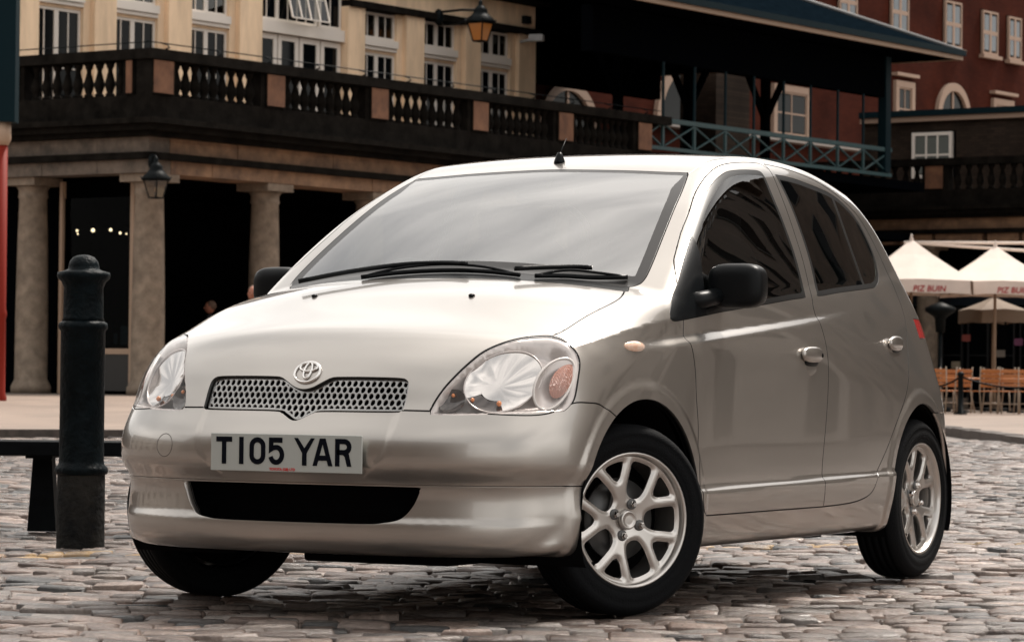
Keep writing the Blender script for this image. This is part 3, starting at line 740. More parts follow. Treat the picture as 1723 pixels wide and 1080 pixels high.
# ---- wipers, washer jets, aerial
def lift(pts, off):
    P = np.array(pts, float); n = grad(Fbody, P); n /= np.linalg.norm(n, axis=1)[:, None]
    return [tuple(p) for p in project(Fbody, P, 5)+n*off]
for arm, blade in (([(.02,-.40,.99),(-.06,-.27,1.03),(-.16,-.14,1.06),(-.19,0,1.07),(-.17,.10,1.06)], [(-.09,-.24,1.03),(-.15,-.14,1.05),(-.19,0,1.06),(-.18,.16,1.055),(-.15,.30,1.04)]),
                   ([(-.12,.30,1.03),(-.20,.37,1.05),(-.26,.43,1.055),(-.28,.49,1.05)], [(-.16,.35,1.03),(-.22,.42,1.04),(-.26,.50,1.04),(-.31,.60,1.03)])):
    wp = empty('wiper', (0, 0, 0), parent=car)
    MB().tube([tuple(p) for p in catmull(lift(arm, .034), 4)], .0085, 6).build('wiper_arm', BLACK, wp)
    cv = catmull(lift(blade, .010), 4); MB().tube([tuple(p) for p in cv], .008, 6).build('wiper_blade', BLACK, wp)
    cv2 = cv.copy(); cv2[:, 2] += .020*np.sin(np.linspace(0, math.pi, len(cv))); MB().tube([tuple(p) for p in cv2], .005, 6).build('blade_bracket', BLACK, wp)
for v in (.281, -.281): MB().ell(lift([(.123, v, .961)], .002)[0], (.013, .010, .006), n=12, m=6).build('washer_jet', BLACK, car)
ab = lift([(-1.0, 0, 1.447)], 0)[0]
an = empty('aerial', (0, 0, 0), parent=car)
MB().lathe([(.020, -.004), (.019, .004), (.011, .026), (.006, .034)], ab, 14).build('aerial_base', BLACK, an)
MB().tube([(ab[0], 0, ab[2]+.02), (ab[0]-.02, 0, ab[2]+.05), (ab[0]-.05, 0, ab[2]+.085)], [.003, .002, .0012], 6).build('aerial_rod', BLACK, an)
# ---- wheels
TYRE_R = .2885
def spoke_d(P):
    x, y = P[:, 0], P[:, 1]; r = np.hypot(x, y); a = np.arctan2(y, x); w = 2*math.pi/5
    a = (a+w/2) % w - w/2; x2, y2 = r*np.cos(a), np.abs(r*np.sin(a))
    def seg(ax_, ay, bx, by, ra, rb):
        ex, ey = bx-ax_, by-ay; t = np.clip(((x2-ax_)*ex+(y2-ay)*ey)/(ex*ex+ey*ey), 0, 1); return np.hypot(x2-ax_-t*ex, y2-ay-t*ey)-(ra+(rb-ra)*t)
    t1, t2 = .098, R(18.5)
    stem = seg(.03, 0, t1, 0, .028, .0185); arm = seg(t1-.012, .005, .188*math.cos(t2), .188*math.sin(t2), .0148, .0158)
    return smin(smin(smin(stem, arm, .022), r-.066, .020), .178-r, .014)
def make_wheel(loc, rz, out, name='wheel'):
    """out=+1: the face looks to +y; built at the origin with its axle along y"""
    w = empty(name, loc, rz, parent=car)
    hw = .0875; ro = TYRE_R; ri = .199
    prof = [(ri-.004, -hw+.022), (ri+.006, -hw+.006), (ri+.014, -hw+.001), (ri+.019, -hw+.003), (ri+.035, -hw), (ro-.035, -hw+.003), (ro-.014, -hw+.012), (ro-.004, -hw+.024), (ro, -hw+.035)]
    for gq in (-.040, -.014, .014, .040): prof += [(ro, gq-.0045), (ro-.007, gq-.004), (ro-.007, gq+.004), (ro, gq+.0045)]
    prof += [(ro, hw-.035), (ro-.004, hw-.024), (ro-.014, hw-.012), (ro-.030, hw-.001), (ro-.033, hw-.004), (ri+.042, hw), (ri+.021, hw-.0005), (ri+.019, hw-.003), (ri+.014, hw-.001), (ri+.006, hw-.006), (ri-.004, hw-.022)]
    t = MB().lathe(prof, n=72, ax='y', cap=False).build('tyre', RUB, w)
    o = out
    rim = MB().lathe([(.2035, o*.072), (.2055, o*.076), (.2045, o*.081), (.200, o*.0825), (.195, o*.079), (.192, o*.070), (.188, o*.052), (.183, o*.02), (.178, -o*.03), (.186, -o*.07)], n=64, ax='y', cap=False).build('rim', ALLOY, w)
    Vs, Ts = sheet((-.2, -.2), (.2, .2), .005); s2 = Skin(Vs, Ts, None, .005); s2.cut(lambda P: np.hypot(P[:, 0], P[:, 1])-.1925); s2.cut(spoke_d)
    c2 = s2.cent(); m2 = (np.hypot(c2[:, 0], c2[:, 1]) < .1925) & (spoke_d(c2) < 0)
    def hgt(P):
        r = np.hypot(P[:, 0], P[:, 1]); d = np.clip(-spoke_d(P)/.013, 0, 1); rr = np.clip(r/.19, 0, 1)
        return .040+.022*np.sin(rr*math.pi*.55)-.007*(1-d)**2 - .016*sstep(.050, .040, r)*0
    def place(P): return np.stack([P[:, 0], o*hgt(P), P[:, 1]], 1)
    def nor(P):
        e = 1e-3; hx = (hgt(P+[e, 0, 0])-hgt(P-[e, 0, 0]))/(2*e); hy = (hgt(P+[0, e, 0])-hgt(P-[0, e, 0]))/(2*e)
        n = np.stack([-hx, o*np.ones(len(P)), -hy], 1); return n/np.linalg.norm(n, axis=1)[:, None]
    if o > 0: s2.T = s2.T[:, ::-1]
    sheet_panel('spokes', s2, m2, place, ALLOY, rim, .028, nor)
    for k in range(4):
        a = R(20+90*k); x, z = .050*math.cos(a), .050*math.sin(a)
        MB().lathe([(.0165, o*.046), (.0165, o*.0535), (.012, o*.0545)], (x, 0, z), 16, ax='y').build('nut_seat', mat('nut_dark', (.10, .10, .10), .5), w)
        MB().lathe([(.0105, o*.050), (.0105, o*.066), (.007, o*.070)], (x, 0, z), 6, ax='y', smooth=False).build('wheel_nut', CHROME, w)
    MB().lathe([(.030, o*.048), (.029, o*.060), (.026, o*.063), (.0225, o*.0635), (.0215, o*.0615), (.012, o*.062)], n=24, ax='y').build('hub_cap', ALLOY, w)
    MB().lathe([(.125, -o*.005), (.125, o*.008), (.06, o*.012)], n=40, ax='y').build('brake_disc', mat('brake_disc', (.10, .10, .10), .45, .7), w)
    MB().lathe([(.183, -o*.060), (.183, -o*.052), (.03, -o*.04)], n=40, ax='y').build('backing_plate', DARK, w)
    MB().box((.15, o*.0765, -.135), (.03, .006, .010), tilt=Matrix.Rotation(R(45), 3, 'Y')).build('balance_weight', DARK, w)
    return w
ST = R(-27.5)
make_wheel((0, .722, TYRE_R), ST, 1); make_wheel((0, -.722, TYRE_R), R(-30), -1)
make_wheel((-2.37, .714, TYRE_R), 0, 1); make_wheel((-2.37, -.714, TYRE_R), 0, -1)
# ---- wheel arch liners and floor pan
for (uc, zc, rr) in (AF, AR):
    for sgn in (1, -1):
        vs = []; fs = []; n = 28; a0, a1 = R(-25), R(205)
        for i in range(n+1):
            t = a0+(a1-a0)*i/n
            for v in (.42, .60, .79): vs.append((uc+(rr+.006)*math.cos(t), sgn*v, max(.16, zc+(rr+.006)*math.sin(t))))
        for i in range(n):
            for k in range(2): fs.append((i*3+k, i*3+k+1, (i+1)*3+k+1, (i+1)*3+k))
        l = MB().add(vs, fs, True); l.box((uc, sgn*.41, zc+.10), (2*rr, .02, .44)); l.build('arch_liner', DARK, car)
fp = MB(); fp.box((-1.15, 0, .235), (1.55, 1.46, .10), bev=.03); fp.box((.18, 0, .26), (.72, .78, .16), bev=.03); fp.box((-2.45, 0, .30), (.8, .78, .16), bev=.03)
fp.box((.42, .20, .185), (.26, .50, .05), bev=.01); fp.box((-1.75, .60, .195), (.10, .08, .06)); fp.build('floor_pan', DARK, car)
MB().tube([(-.2, -.35, .17), (-1.2, -.30, .17), (-2.0, -.32, .18)], .03, 10).build('exhaust', mat('exhaust_metal', (.12, .11, .10), .5, .8), car)
# ---- cabin
cab = empty('cabin', (0, 0, 0), parent=car)
d = MB(); d.ell((-.42, 0, .86), (.30, .66, .13), p=3.5, n=32, m=14); d.build('dashboard', TRIM, cab)
for sv in (.36, -.36):
    s = MB(); s.ell((-1.02, sv, .62), (.27, .25, .10), p=3, n=24, m=12); s.ell((-1.30, sv, .90), (.085, .24, .34), p=3, n=24, m=14, ry=-.28); s.ell((-1.41, sv, 1.235), (.05, .13, .085), p=2.8, n=20, m=10, ry=-.2)
    s.build('front_seat', SEATM, cab)
s = MB(); s.ell((-1.92, 0, .63), (.26, .60, .11), p=3.5, n=30, m=12); s.ell((-2.22, 0, .90), (.09, .60, .30), p=3.5, n=30, m=14, ry=-.35)
for sv in (.33, -.33): s.ell((-2.31, sv, 1.20), (.045, .13, .07), p=2.8, n=18, m=10)
s.build('rear_seat', SEATM, cab)
ring = [(-.66+.13*math.sin(t)*.45, -.36+.185*math.cos(t), .93+.185*math.sin(t)*.9) for t in np.linspace(0, 2*math.pi, 33)]
w = MB().tube(ring, .014, 8, cap=False); w.tube([(-.66, -.53, .93), (-.62, -.36, .92), (-.66, -.19, .93)], .012, 6); w.tube([(-.62, -.36, .92), (-.45, -.36, .84)], .025, 8); w.build('steering_wheel', BLACK, cab)
MB().ell((-.90, 0, 1.325), (.012, .115, .032), p=3, n=20, m=10).tube([(-.90, 0, 1.34), (-.93, 0, 1.385)], .009, 6).build('interior_mirror', BLACK, cab)
fl = MB(); fl.box((-1.25, 0, .36), (1.9, 1.3, .04)); fl.build('cabin_floor', DARK, cab)
# ------------------------------------------------------------------ ground
F2 = np.array([math.cos(YAW), math.sin(YAW)]); R2 = np.array([F2[1], -F2[0]])
def gp(X, D, z=0.): p = CAM[:2]+R2*X+F2*D; return (float(p[0]), float(p[1]), z)     # X right, D away from where the photographer stands
def sett_mat():
    m = bpy.data.materials.new('granite_setts'); m.use_nodes = True; t = m.node_tree; b = t.nodes['Principled BSDF']; nn = t.nodes.new; l = t.links.new
    at = nn('ShaderNodeAttribute'); at.attribute_name = 'tone'
    r = nn('ShaderNodeValToRGB'); e = r.color_ramp.elements
    e[0].position = 0; e[0].color = (.052, .050, .050, 1); e[1].position = 1; e[1].color = (.38, .29, .245, 1)
    for p, c in ((.22, (.15, .100, .080, 1)), (.45, (.17, .150, .138, 1)), (.62, (.28, .200, .165, 1)), (.8, (.23, .20, .18, 1))): q = e.new(p); q.color = c
    l(at.outputs['Fac'], r.inputs[0])
    tc = nn('ShaderNodeTexCoord'); n1 = nn('ShaderNodeTexNoise'); n1.inputs['Scale'].default_value = 35; n1.inputs['Detail'].default_value = 8; n1.inputs['Roughness'].default_value = .7; l(tc.outputs['Object'], n1.inputs['Vector'])
    n2 = nn('ShaderNodeTexNoise'); n2.inputs['Scale'].default_value = .6; n2.inputs['Detail'].default_value = 3; l(tc.outputs['Object'], n2.inputs['Vector'])
    r2 = nn('ShaderNodeMapRange'); r2.inputs[1].default_value = .3; r2.inputs[2].default_value = .7; r2.inputs[3].default_value = .58; r2.inputs[4].default_value = 1.25; l(n1.outputs[0], r2.inputs[0])
    r3 = nn('ShaderNodeMapRange'); r3.inputs[1].default_value = .35; r3.inputs[2].default_value = .65; r3.inputs[3].default_value = .52; r3.inputs[4].default_value = .98; l(n2.outputs[0], r3.inputs[0])
    mu = nn('ShaderNodeMath'); mu.operation = 'MULTIPLY'; l(r2.outputs[0], mu.inputs[0]); l(r3.outputs[0], mu.inputs[1])
    vm = nn('ShaderNodeVectorMath'); vm.operation = 'SCALE'; l(r.outputs[0], vm.inputs[0]); l(mu.outputs[0], vm.inputs['Scale'])
    # worn yellow paint line across the stones
    a, bq = np.array(gp(-1.69, 12.80)[:2]), np.array(gp(1.35, 14.25)[:2]); d = (bq-a)/np.linalg.norm(bq-a); nrm = np.array([-d[1], d[0]])
    dt = nn('ShaderNodeVectorMath'); dt.operation = 'DOT_PRODUCT'; l(tc.outputs['Object'], dt.inputs[0]); dt.inputs[1].default_value = (nrm[0], nrm[1], 0)
    s1 = nn('ShaderNodeMath'); s1.operation = 'SUBTRACT'; l(dt.outputs['Value'], s1.inputs[0]); s1.inputs[1].default_value = float(nrm@a)
    ab = nn('ShaderNodeMath'); ab.operation = 'ABSOLUTE'; l(s1.outputs[0], ab.inputs[0])
    lt_ = nn('ShaderNodeMath'); lt_.operation = 'LESS_THAN'; l(ab.outputs[0], lt_.inputs[0]); lt_.inputs[1].default_value = .055
    n3 = nn('ShaderNodeTexNoise'); n3.inputs['Scale'].default_value = 9; n3.inputs['Detail'].default_value = 6; l(tc.outputs['Object'], n3.inputs['Vector'])
    r4 = nn('ShaderNodeMapRange'); r4.inputs[1].default_value = .38; r4.inputs[2].default_value = .60; r4.inputs[3].default_value = .15; r4.inputs[4].default_value = .85; l(n3.outputs[0], r4.inputs[0])
    m2 = nn('ShaderNodeMath'); m2.operation = 'MULTIPLY'; l(lt_.outputs[0], m2.inputs[0]); l(r4.outputs[0], m2.inputs[1])
    mx = nn('ShaderNodeMixRGB'); l(m2.outputs[0], mx.inputs[0]); l(vm.outputs[0], mx.inputs[1]); mx.inputs[2].default_value = (.38, .23, .075, 1)
    l(mx.outputs[0], b.inputs['Base Color']); b.inputs['Roughness'].default_value = .25; b.inputs['Specular IOR Level'].default_value = .5
    bp_ = nn('ShaderNodeBump'); bp_.inputs['Strength'].default_value = .9; bp_.inputs['Distance'].default_value = .012; l(n1.outputs[0], bp_.inputs['Height']); l(bp_.outputs[0], b.inputs['Normal'])
    return m
SETT = sett_mat()
def far_ground():
    m = bpy.data.materials.new('paving_joints'); m.use_nodes = True; t = m.node_tree; b = t.nodes['Principled BSDF']; nn = t.nodes.new; l = t.links.new
    tc = nn('ShaderNodeTexCoord'); mp = nn('ShaderNodeMapping'); mp.inputs['Rotation'].default_value = (0, 0, -YAW+math.pi/2); l(tc.outputs['Object'], mp.inputs[0])
    br = nn('ShaderNodeTexBrick'); br.inputs['Scale'].default_value = 1; br.inputs['Brick Width'].default_value = .2; br.inputs['Row Height'].default_value = .12; br.inputs['Mortar Size'].default_value = .012; br.inputs['Bias'].default_value = 0
    br.inputs['Color1'].default_value = (.19, .155, .138, 1); br.inputs['Color2'].default_value = (.11, .09, .08, 1); br.inputs['Mortar'].default_value = (.02, .018, .016, 1)
    l(mp.outputs[0], br.inputs['Vector']); l(br.outputs[0], b.inputs['Base Color']); b.inputs['Roughness'].default_value = .6
    return m
JOINT = mat('joint_grit', (.012, .010, .009), .95, var=.5, scale=40, spec=.1)
ground = MB().add([(-700, -700, -.045), (700, -700, -.045), (700, 700, -.045), (-700, 700, -.045)], [(0, 1, 2, 3)]).build('ground', far_ground())
tag(ground, kind='structure')
D0, D1 = 5.6, 41.0; jb = []
for D_, w in ((D0, .168*5.6+2.3), (D1, .168*41+2.3)): jb += [gp(-w, D_, -.032), gp(w, D_, -.032)]
MB().add([jb[0], jb[1], jb[3], jb[2]], [(0, 1, 2, 3)]).build('joint_bed', JOINT, ground)
def sett_shape(w, d, rnd):
    """one rounded stone, centred, top near z=0; 12 + crown vertices"""
    e = min(w, d)*.085; j = lambda a: rnd.uniform(-a, a)
    base = [(-w/2, -d/2), (w/2, -d/2), (w/2, d/2), (-w/2, d/2)]; vs = []; tx, ty = j(.05), j(.085)
    for x, y in base: vs.append((x, y, -.05))
    cs = [(x*(1+j(.03)), y*(1+j(.045))) for x, y in base]
    for x, y in cs: vs.append((x, y, -.008+j(.0025)+tx*x+ty*y))
    for x, y in cs: vs.append((x-math.copysign(e, x), y-math.copysign(e, y), -.002+j(.0022)+tx*x+ty*y))
    vs.append((j(.2)*w, j(.2)*d, .002+j(.002)))
    fs = []
    for i in range(4):
        k = (i+1) % 4; fs += [(i, k, 4+k, 4+i), (4+i, 4+k, 8+k, 8+i), (8+i, 8+k, 12)]
    return vs, fs
rr_ = random.Random(5); setts = []
D_ = D0; wob = 0
while D_ < D1:
    pitch = rr_.uniform(.080, .108)*(1 if D_ < 20 else 1.25)
    half = .168*D_+2.4; X = -half-rr_.random()*.2
    while X < half:
        w = rr_.uniform(.10, .20)*(1 if D_ < 22 else 1.3); setts.append((X+w/2, D_+pitch/2, w, pitch)); X += w
    D_ += pitch
rz_ = YAW-math.pi/2
big_v, big_f, big_t = [], [], []
def vis_size(s):
    # stones standing clear in front of and beside the car show largest; those under it hardly show
    X, D_, w, d = s; p = gp(X, D_); under = (-2.6 < p[0] < .5) and abs(p[1]) < .75; infr = abs(X/D_) < .155 and D_ > 8.75
    return (0 if (under or not infr) else 1, -D_)
order = sorted(range(len(setts)), key=lambda i: vis_size(setts[i]), reverse=True); single = set(order[:300])
shapes = []
for k in range(12):
    vs, fs = sett_shape(1, 1, rr_); shapes.append((vs, fs))
sett_meshes = {}
ca, sa = math.cos(rz_), math.sin(rz_)
for i, (X, D_, w, d) in enumerate(setts):
    g = rr_.uniform(.004, .010); tone = min(1, max(0, rr_.gauss(.46, .30)))
    slope = .035*X                                     # the courses swing slightly
    p = gp(X, D_+slope*.6+.03*math.sin(X*1.3+D_*.4)); zz = rr_.gauss(-.001, .0060)+.010*math.sin(p[0]*1.1)*math.sin(p[1]*.9+1)-.006
    vs, fs = sett_shape(w-g, d-g, rr_)
    if i in single:
        me = bpy.data.meshes.new('sett'); me.from_pydata(vs, [], fs); me.materials.append(SETT)
        at = me.attributes.new('tone', 'FLOAT', 'FACE'); at.data.foreach_set('value', [tone]*len(fs))
        me.transform(Matrix.Translation((p[0], p[1], zz)) @ Matrix.Rotation(rz_+rr_.gauss(0, .016), 4, 'Z'))
        c = Vector(p); c.z = 0; me.transform(Matrix.Translation(-c))
        me.transform(Matrix.Translation(c))            # coordinates stay in the street's frame so that paint and grain run on
        me.polygons.foreach_set('use_smooth', [True]*len(fs))
        o = bpy.data.objects.new('sett', me); COL.objects.link(o); o.parent = ground
    else:
        a = rz_+rr_.gauss(0, .016); c0, s0 = math.cos(a), math.sin(a); b0 = len(big_v)
        big_v += [(p[0]+c0*x-s0*y, p[1]+s0*x+c0*y, zz+z) for x, y, z in vs]; big_f += [tuple(b0+q for q in f) for f in fs]; big_t += [tone]*len(fs)
me = bpy.data.meshes.new('setts'); me.from_pydata(big_v, [], big_f); me.materials.append(SETT)
at = me.attributes.new('tone', 'FLOAT', 'FACE'); at.data.foreach_set('value', big_t); me.polygons.foreach_set('use_smooth', [True]*len(big_f))
o = link('setts', me, None, ground); tag(o, kind='stuff')
# raised pavement round the market, its kerb
PAV = [(-30, 37), (-6, 36.8), (0, 40), (4.6, 52), (6.43, 48.5), (6.22, 39.6), (6.3, 30), (40, 28), (60, 130), (-40, 130)]
def pav_z(X, D_): return .075+.27*sstep(37, 55, D_)*sstep(6, -3, X)
V0, T0 = sheet((-30, 28), (45, 130), 1.5); sp = Skin(V0, T0, None, 1.5); fpv = poly_sd(PAV); sp.cut(lambda P: fpv(P[:, 0], P[:, 1]))
cp_ = sp.cent(); mm = fpv(cp_[:, 0], cp_[:, 1]) < 0
u_, i_ = np.unique(sp.T[mm], return_inverse=True); q = sp.V[u_]
Pw = np.concatenate([CAM[None, :2]+q[:, :1]*R2+q[:, 1:2]*F2, pav_z(q[:, 0], q[:, 1])[:, None]], 1)
def slab_mat():
    m = bpy.data.materials.new('flagstones'); m.use_nodes = True; t = m.node_tree; b = t.nodes['Principled BSDF']; nn = t.nodes.new; l = t.links.new
    tc = nn('ShaderNodeTexCoord'); mp = nn('ShaderNodeMapping'); mp.inputs['Rotation'].default_value = (0, 0, -R(173)); l(tc.outputs['Object'], mp.inputs[0])
    br = nn('ShaderNodeTexBrick'); br.inputs['Scale'].default_value = 1; br.inputs['Brick Width'].default_value = .9; br.inputs['Row Height'].default_value = .6; br.inputs['Mortar Size'].default_value = .01
    br.inputs['Color1'].default_value = (.25, .185, .145, 1); br.inputs['Color2'].default_value = (.19, .14, .11, 1); br.inputs['Mortar'].default_value = (.07, .055, .045, 1); l(mp.outputs[0], br.inputs['Vector'])
    l(br.outputs[0], b.inputs['Base Color']); b.inputs['Roughness'].default_value = .6; return m
pavement = np_mesh('pavement', Pw, np.ravel(i_).reshape(-1, 3), slab_mat(), None, smooth=False); tag(pavement, kind='structure')
KERB = mat('kerb_stone', (.075, .060, .052), .7, var=.4, scale=12)
for a, bq in (((6.43, 48.5), (6.22, 39.6)), ((6.22, 39.6), (6.30, 30)), ((4.6, 52), (6.43, 48.5)), ((0, 40), (4.6, 52)), ((-6, 36.8), (0, 40)), ((-18, 36.9), (-6, 36.8))):
    L = math.dist(a, bq); n = int(L/1.0); 
    for k in range(n):
        t0, t1 = k/n, (k+1)/n-.012/L; p, q2 = [np.array(a)+(np.array(bq)-np.array(a))*t for t in (t0, t1)]
        zt = float(pav_z(*((p+q2)/2)))+.006+rr_.uniform(-.006, .006)
        MB().bar(gp(*p, zt-.09), gp(*q2, zt-.09), .28, .18).build('kerb_stone', KERB, pavement)

# ------------------------------------------------------------------ market building with colonnade and balustrade
MK0 = np.array([-38.469, -27.318]); MKA = R(173.03)
STONE = mat('weathered_stone', (.24, .14, .08), .85, var=.45, scale=2.2, bump=.3, bscale=25, col2=(.105, .062, .040))
STONE_G = mat('grey_stone', (.13, .10, .078), .85, var=.4, scale=3, bump=.3, bscale=25, col2=(.06, .048, .038))
SOOT = mat('sooty_stone', (.011, .0095, .0080), .9, var=.6, scale=3.5, bump=.4, bscale=20, spec=.04)
PEDM = mat('pedestal_stone', (.17, .080, .042), .85, var=.4, scale=3, bump=.2, col2=(.10, .045, .026))
COLM = mat('column_granite', (.23, .18, .135), .75, var=.35, scale=4, bump=.25, bscale=40, col2=(.13, .098, .072))
CREAM = mat('cream_render', (.80, .59, .40), .8, var=.22, scale=1.6, stretch=(1.5, 1.5, .35))
WHITE = mat('white_paint', (.72, .66, .60), .55)
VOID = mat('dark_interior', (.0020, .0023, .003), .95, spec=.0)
PANE = mat('window_pane', (.003, .004, .005), .06, spec=.14)
CURT = mat('curtain', (.06, .038, .027), .9, var=.6, scale=9, stretch=(6, 6, .6))
TEAL = mat('teal_iron', (.010, .046, .052), .55, var=.25, scale=6)
TEALD = mat('dark_teal_iron', (.004, .014, .019), .6, spec=.06)
IRON = mat('black_iron', (.004, .006, .007), .5, var=.3, scale=12, spec=.08)
CREAMW = mat('cream_wood', (.36, .25, .175), .6)
mk_ = empty('market_building', (MK0[0], MK0[1], 0), MKA)
tag(mk_, 'cream market building with stone colonnade, sooty balustrade and white windows behind the car', 'building')
def lbox(name, x0, x1, y0, y1, z0, z1, m, parent=mk_, bev=0):
    return MB().box(((x0+x1)/2, (y0+y1)/2, (z0+z1)/2), (abs(x1-x0), abs(y1-y0), abs(z1-z0)), bev=bev).build(name, m, parent)
def column(parent, x, y, z0, z1, r=.30, m=COLM):
    h = z1-z0
    c = MB(); c.lathe([(r*1.22, 0), (r*1.22, .12), (r*1.08, .2), (r, .26), (r*.99, h*.35), (r*.93, h*.65), (r*.84, h-.38), (r*.92, h-.34), (r*.88, h-.30), (r*.88, h-.22), (r*1.06, h-.14)], n=28, cap=True)
    c.box((0, 0, h-.07), (r*2.5, r*2.5, .14)); return c.build('column', m, parent, (x, y, z0))
for x, y in ((.62, .55), (3.84, .55), (7.02, .55), (10.2, .55), (13.4, .55), (16.4, .55), (.62, 3.35), (.62, 6.3)): column(mk_, x, y, .36, 4.26)
lbox('floor_slab', -.25, 30.7, -.25, 9, .05, .355, STONE_G)
lbox('step_edge', -.29, -.251, .2, 5.2, .285, .352, mat('step_white', (.33, .29, .26), .7))
def stones(y_face, z0, z1, x0, x1, lo, hi, m, axis, dep=.55, seed=1):
    """a course of separate blocks; axis 'A' runs along x at y=y_face, 'L' along y at x=y_face"""
    q = random.Random(seed); x = x0
    while x < x1-.05:
        w = min(q.uniform(lo, hi), x1-x); pr = q.uniform(-.008, .008)
        if axis == 'A': lbox('stone_block', x+.004, x+w-.004, y_face+pr, y_face+dep, z0+.003, z1-.003, m)
        else: lbox('stone_block', y_face+pr, y_face+dep, x+.004, x+w-.004, z0+.003, z1-.003, m)
        x += w
stones(.16, 4.262, 4.50, .75, 16.9, 1.0, 1.9, STONE, 'A', .8, 1); stones(.19, 4.625, 4.90, .75, 16.9, 1.0, 1.9, STONE, 'A', .8, 2)
stones(.16, 4.262, 4.50, .165, 8.0, 1.0, 1.9, STONE_G, 'L', .58, 3); stones(.19, 4.625, 4.90, .195, 8.0, 1.0, 1.9, STONE_G, 'L', .55, 4)
lbox('string_course', .06, 16.9, .06, .9, 4.502, 4.622, SOOT); lbox('string_course', .06, .9, .902, 8, 4.502, 4.622, SOOT)
for z0, z1, pr in ((4.902, 4.99, .02), (4.992, 5.10, -.14), (5.102, 5.20, -.26), (5.202, 5.62, .0)):
    lbox('cornice', pr, 16.95, pr, .9, z0, z1, SOOT); lbox('cornice', pr, .9, .902, 8, z0, z1, SOOT)
lbox('terrace_floor', .9, 20, .9, 4.6, 5.0, 5.3, STONE_G)
def balustrade(parent, length, tr, peds, gapn, seed, dark=SOOT, zb=5.62, open_=True):
    """tr(x, y)->local point on the parent; along x, y = depth"""
    def bx(name, x0, x1, y0, y1, z0, z1, m):
        a, b2 = tr(x0, y0), tr(x1, y1); return lbox(name, min(a[0], b2[0]), max(a[0], b2[0]), min(a[1], b2[1]), max(a[1], b2[1]), z0, z1, m, parent)
    bx('coping', -.06, length, -.07, .40, zb+.62, zb+.80, dark)
    prof = [(.085, 0), (.085, .05), (.055, .07), (.075, .13), (.098, .20), (.095, .26), (.066, .36), (.042, .45), (.048, .50), (.072, .53), (.072, .56), (.085, .575), (.085, .62)]
    bm_ = MB().lathe(prof, n=12).mesh('baluster', dark)
    for k, (a, b2) in enumerate(peds):
        bx('pedestal', a, b2, -.03, .36, zb, zb+.619, dark); bx('pedestal_face', a+.012, b2-.012, -.045, -.031, zb+.03, zb+.60, PEDM)
        if k+1 < len(peds):
            s0, s1 = b2+.04, peds[k+1][0]-.04; n = gapn; bx('half_pier', b2+.001, b2+.11, .02, .30, zb+.001, zb+.618, dark); bx('half_pier', peds[k+1][0]-.11, peds[k+1][0]-.001, .02, .30, zb+.001, zb+.618, dark)
            for i in range(n):
                x = s0+.12+(s1-s0-.24)*(i+.5)/n; p = tr(x, .16); link('baluster', bm_, dark, parent, (p[0], p[1], zb))
    return bm_
balustrade(mk_, 16.95, lambda x, y: (x, y), [(.02, .56), (3.15, 3.67), (6.28, 6.82), (9.60, 10.13), (12.63, 13.17), (15.66, 16.2)], 9, 1)
balustrade(mk_, 8, lambda x, y: (y, .40+x), [(.0, .16), (2.75, 3.3), (5.9, 6.4)], 9, 2)
# slim iron rail on the coping, on bent brackets
rl = MB().tube([(.1, .2, 6.56), (16.9, .2, 6.56)], .011, 6); rl.build('iron_rail', IRON, mk_)
MB().tube([(.2, .25, 6.56), (.2, 3.4, 6.56)], .011, 6).build('iron_rail', IRON, mk_)
for k in range(12): MB().tube([(.5+k*1.42, .22, 6.41), (.5+k*1.42, .02, 6.47), (.5+k*1.42, .06, 6.52), (.5+k*1.42, .2, 6.56)], .014, 6).build('rail_bracket', IRON, mk_)
# loggia: dark back wall, ceiling and cross wall
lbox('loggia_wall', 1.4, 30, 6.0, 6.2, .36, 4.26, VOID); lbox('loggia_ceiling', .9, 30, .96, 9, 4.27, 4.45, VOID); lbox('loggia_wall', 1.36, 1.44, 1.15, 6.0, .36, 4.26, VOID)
# shop window between the two left columns
sw = empty('shop_window', (0, 0, 0), parent=mk_)
lbox('pane', .93, .945, 1.22, 2.86, 1.18, 3.9, glass('shop_glass', (.3, .32, .32), 1.05), sw)
lbox('panel', .90, .95, 1.22, 2.86, .42, 1.08, mat('shop_panel', (.015, .014, .013), .5), sw)
for y0, y1, z0, z1 in ((1.13, 1.22, .36, 4.2), (2.86, 2.93, .36, 4.2)): lbox('frame', .87, .96, y0, y1, z0, z1, CREAMW, sw)
lbox('rail', .88, .96, 1.22, 2.86, 1.08, 1.18, CREAMW, sw)
for k, (y, z, w, h, c) in enumerate(((2.78, 1.42, .10, .16, (.45, .36, .28)), (2.60, 1.40, .14, .20, (.50, .36, .10)), (2.40, 1.40, .16, .24, (.55, .38, .05)), (1.42, 1.42, .16, .34, (.30, .40, .48)), (1.62, 1.36, .08, .2, (.2, .3, .4)))):
    lbox('notice', .962, .97, y-w/2, y+w/2, z-h/2, z+h/2, mat('notice_%d' % k, c, .6), sw)
for y, z, r in ((2.80, 3.33, .022), (2.41, 3.33, .034), (1.98, 3.33, .028), (1.75, 3.27, .022), (1.60, 3.25, .014), (2.78, 3.27, .014)):
    MB().ell((1.2, y, z), (r, r, r), n=10, m=6).build('bulb', mat('lit_bulb', (1, .8, .6), .5, emit=(1, .72, .45), emit_s=14), sw)
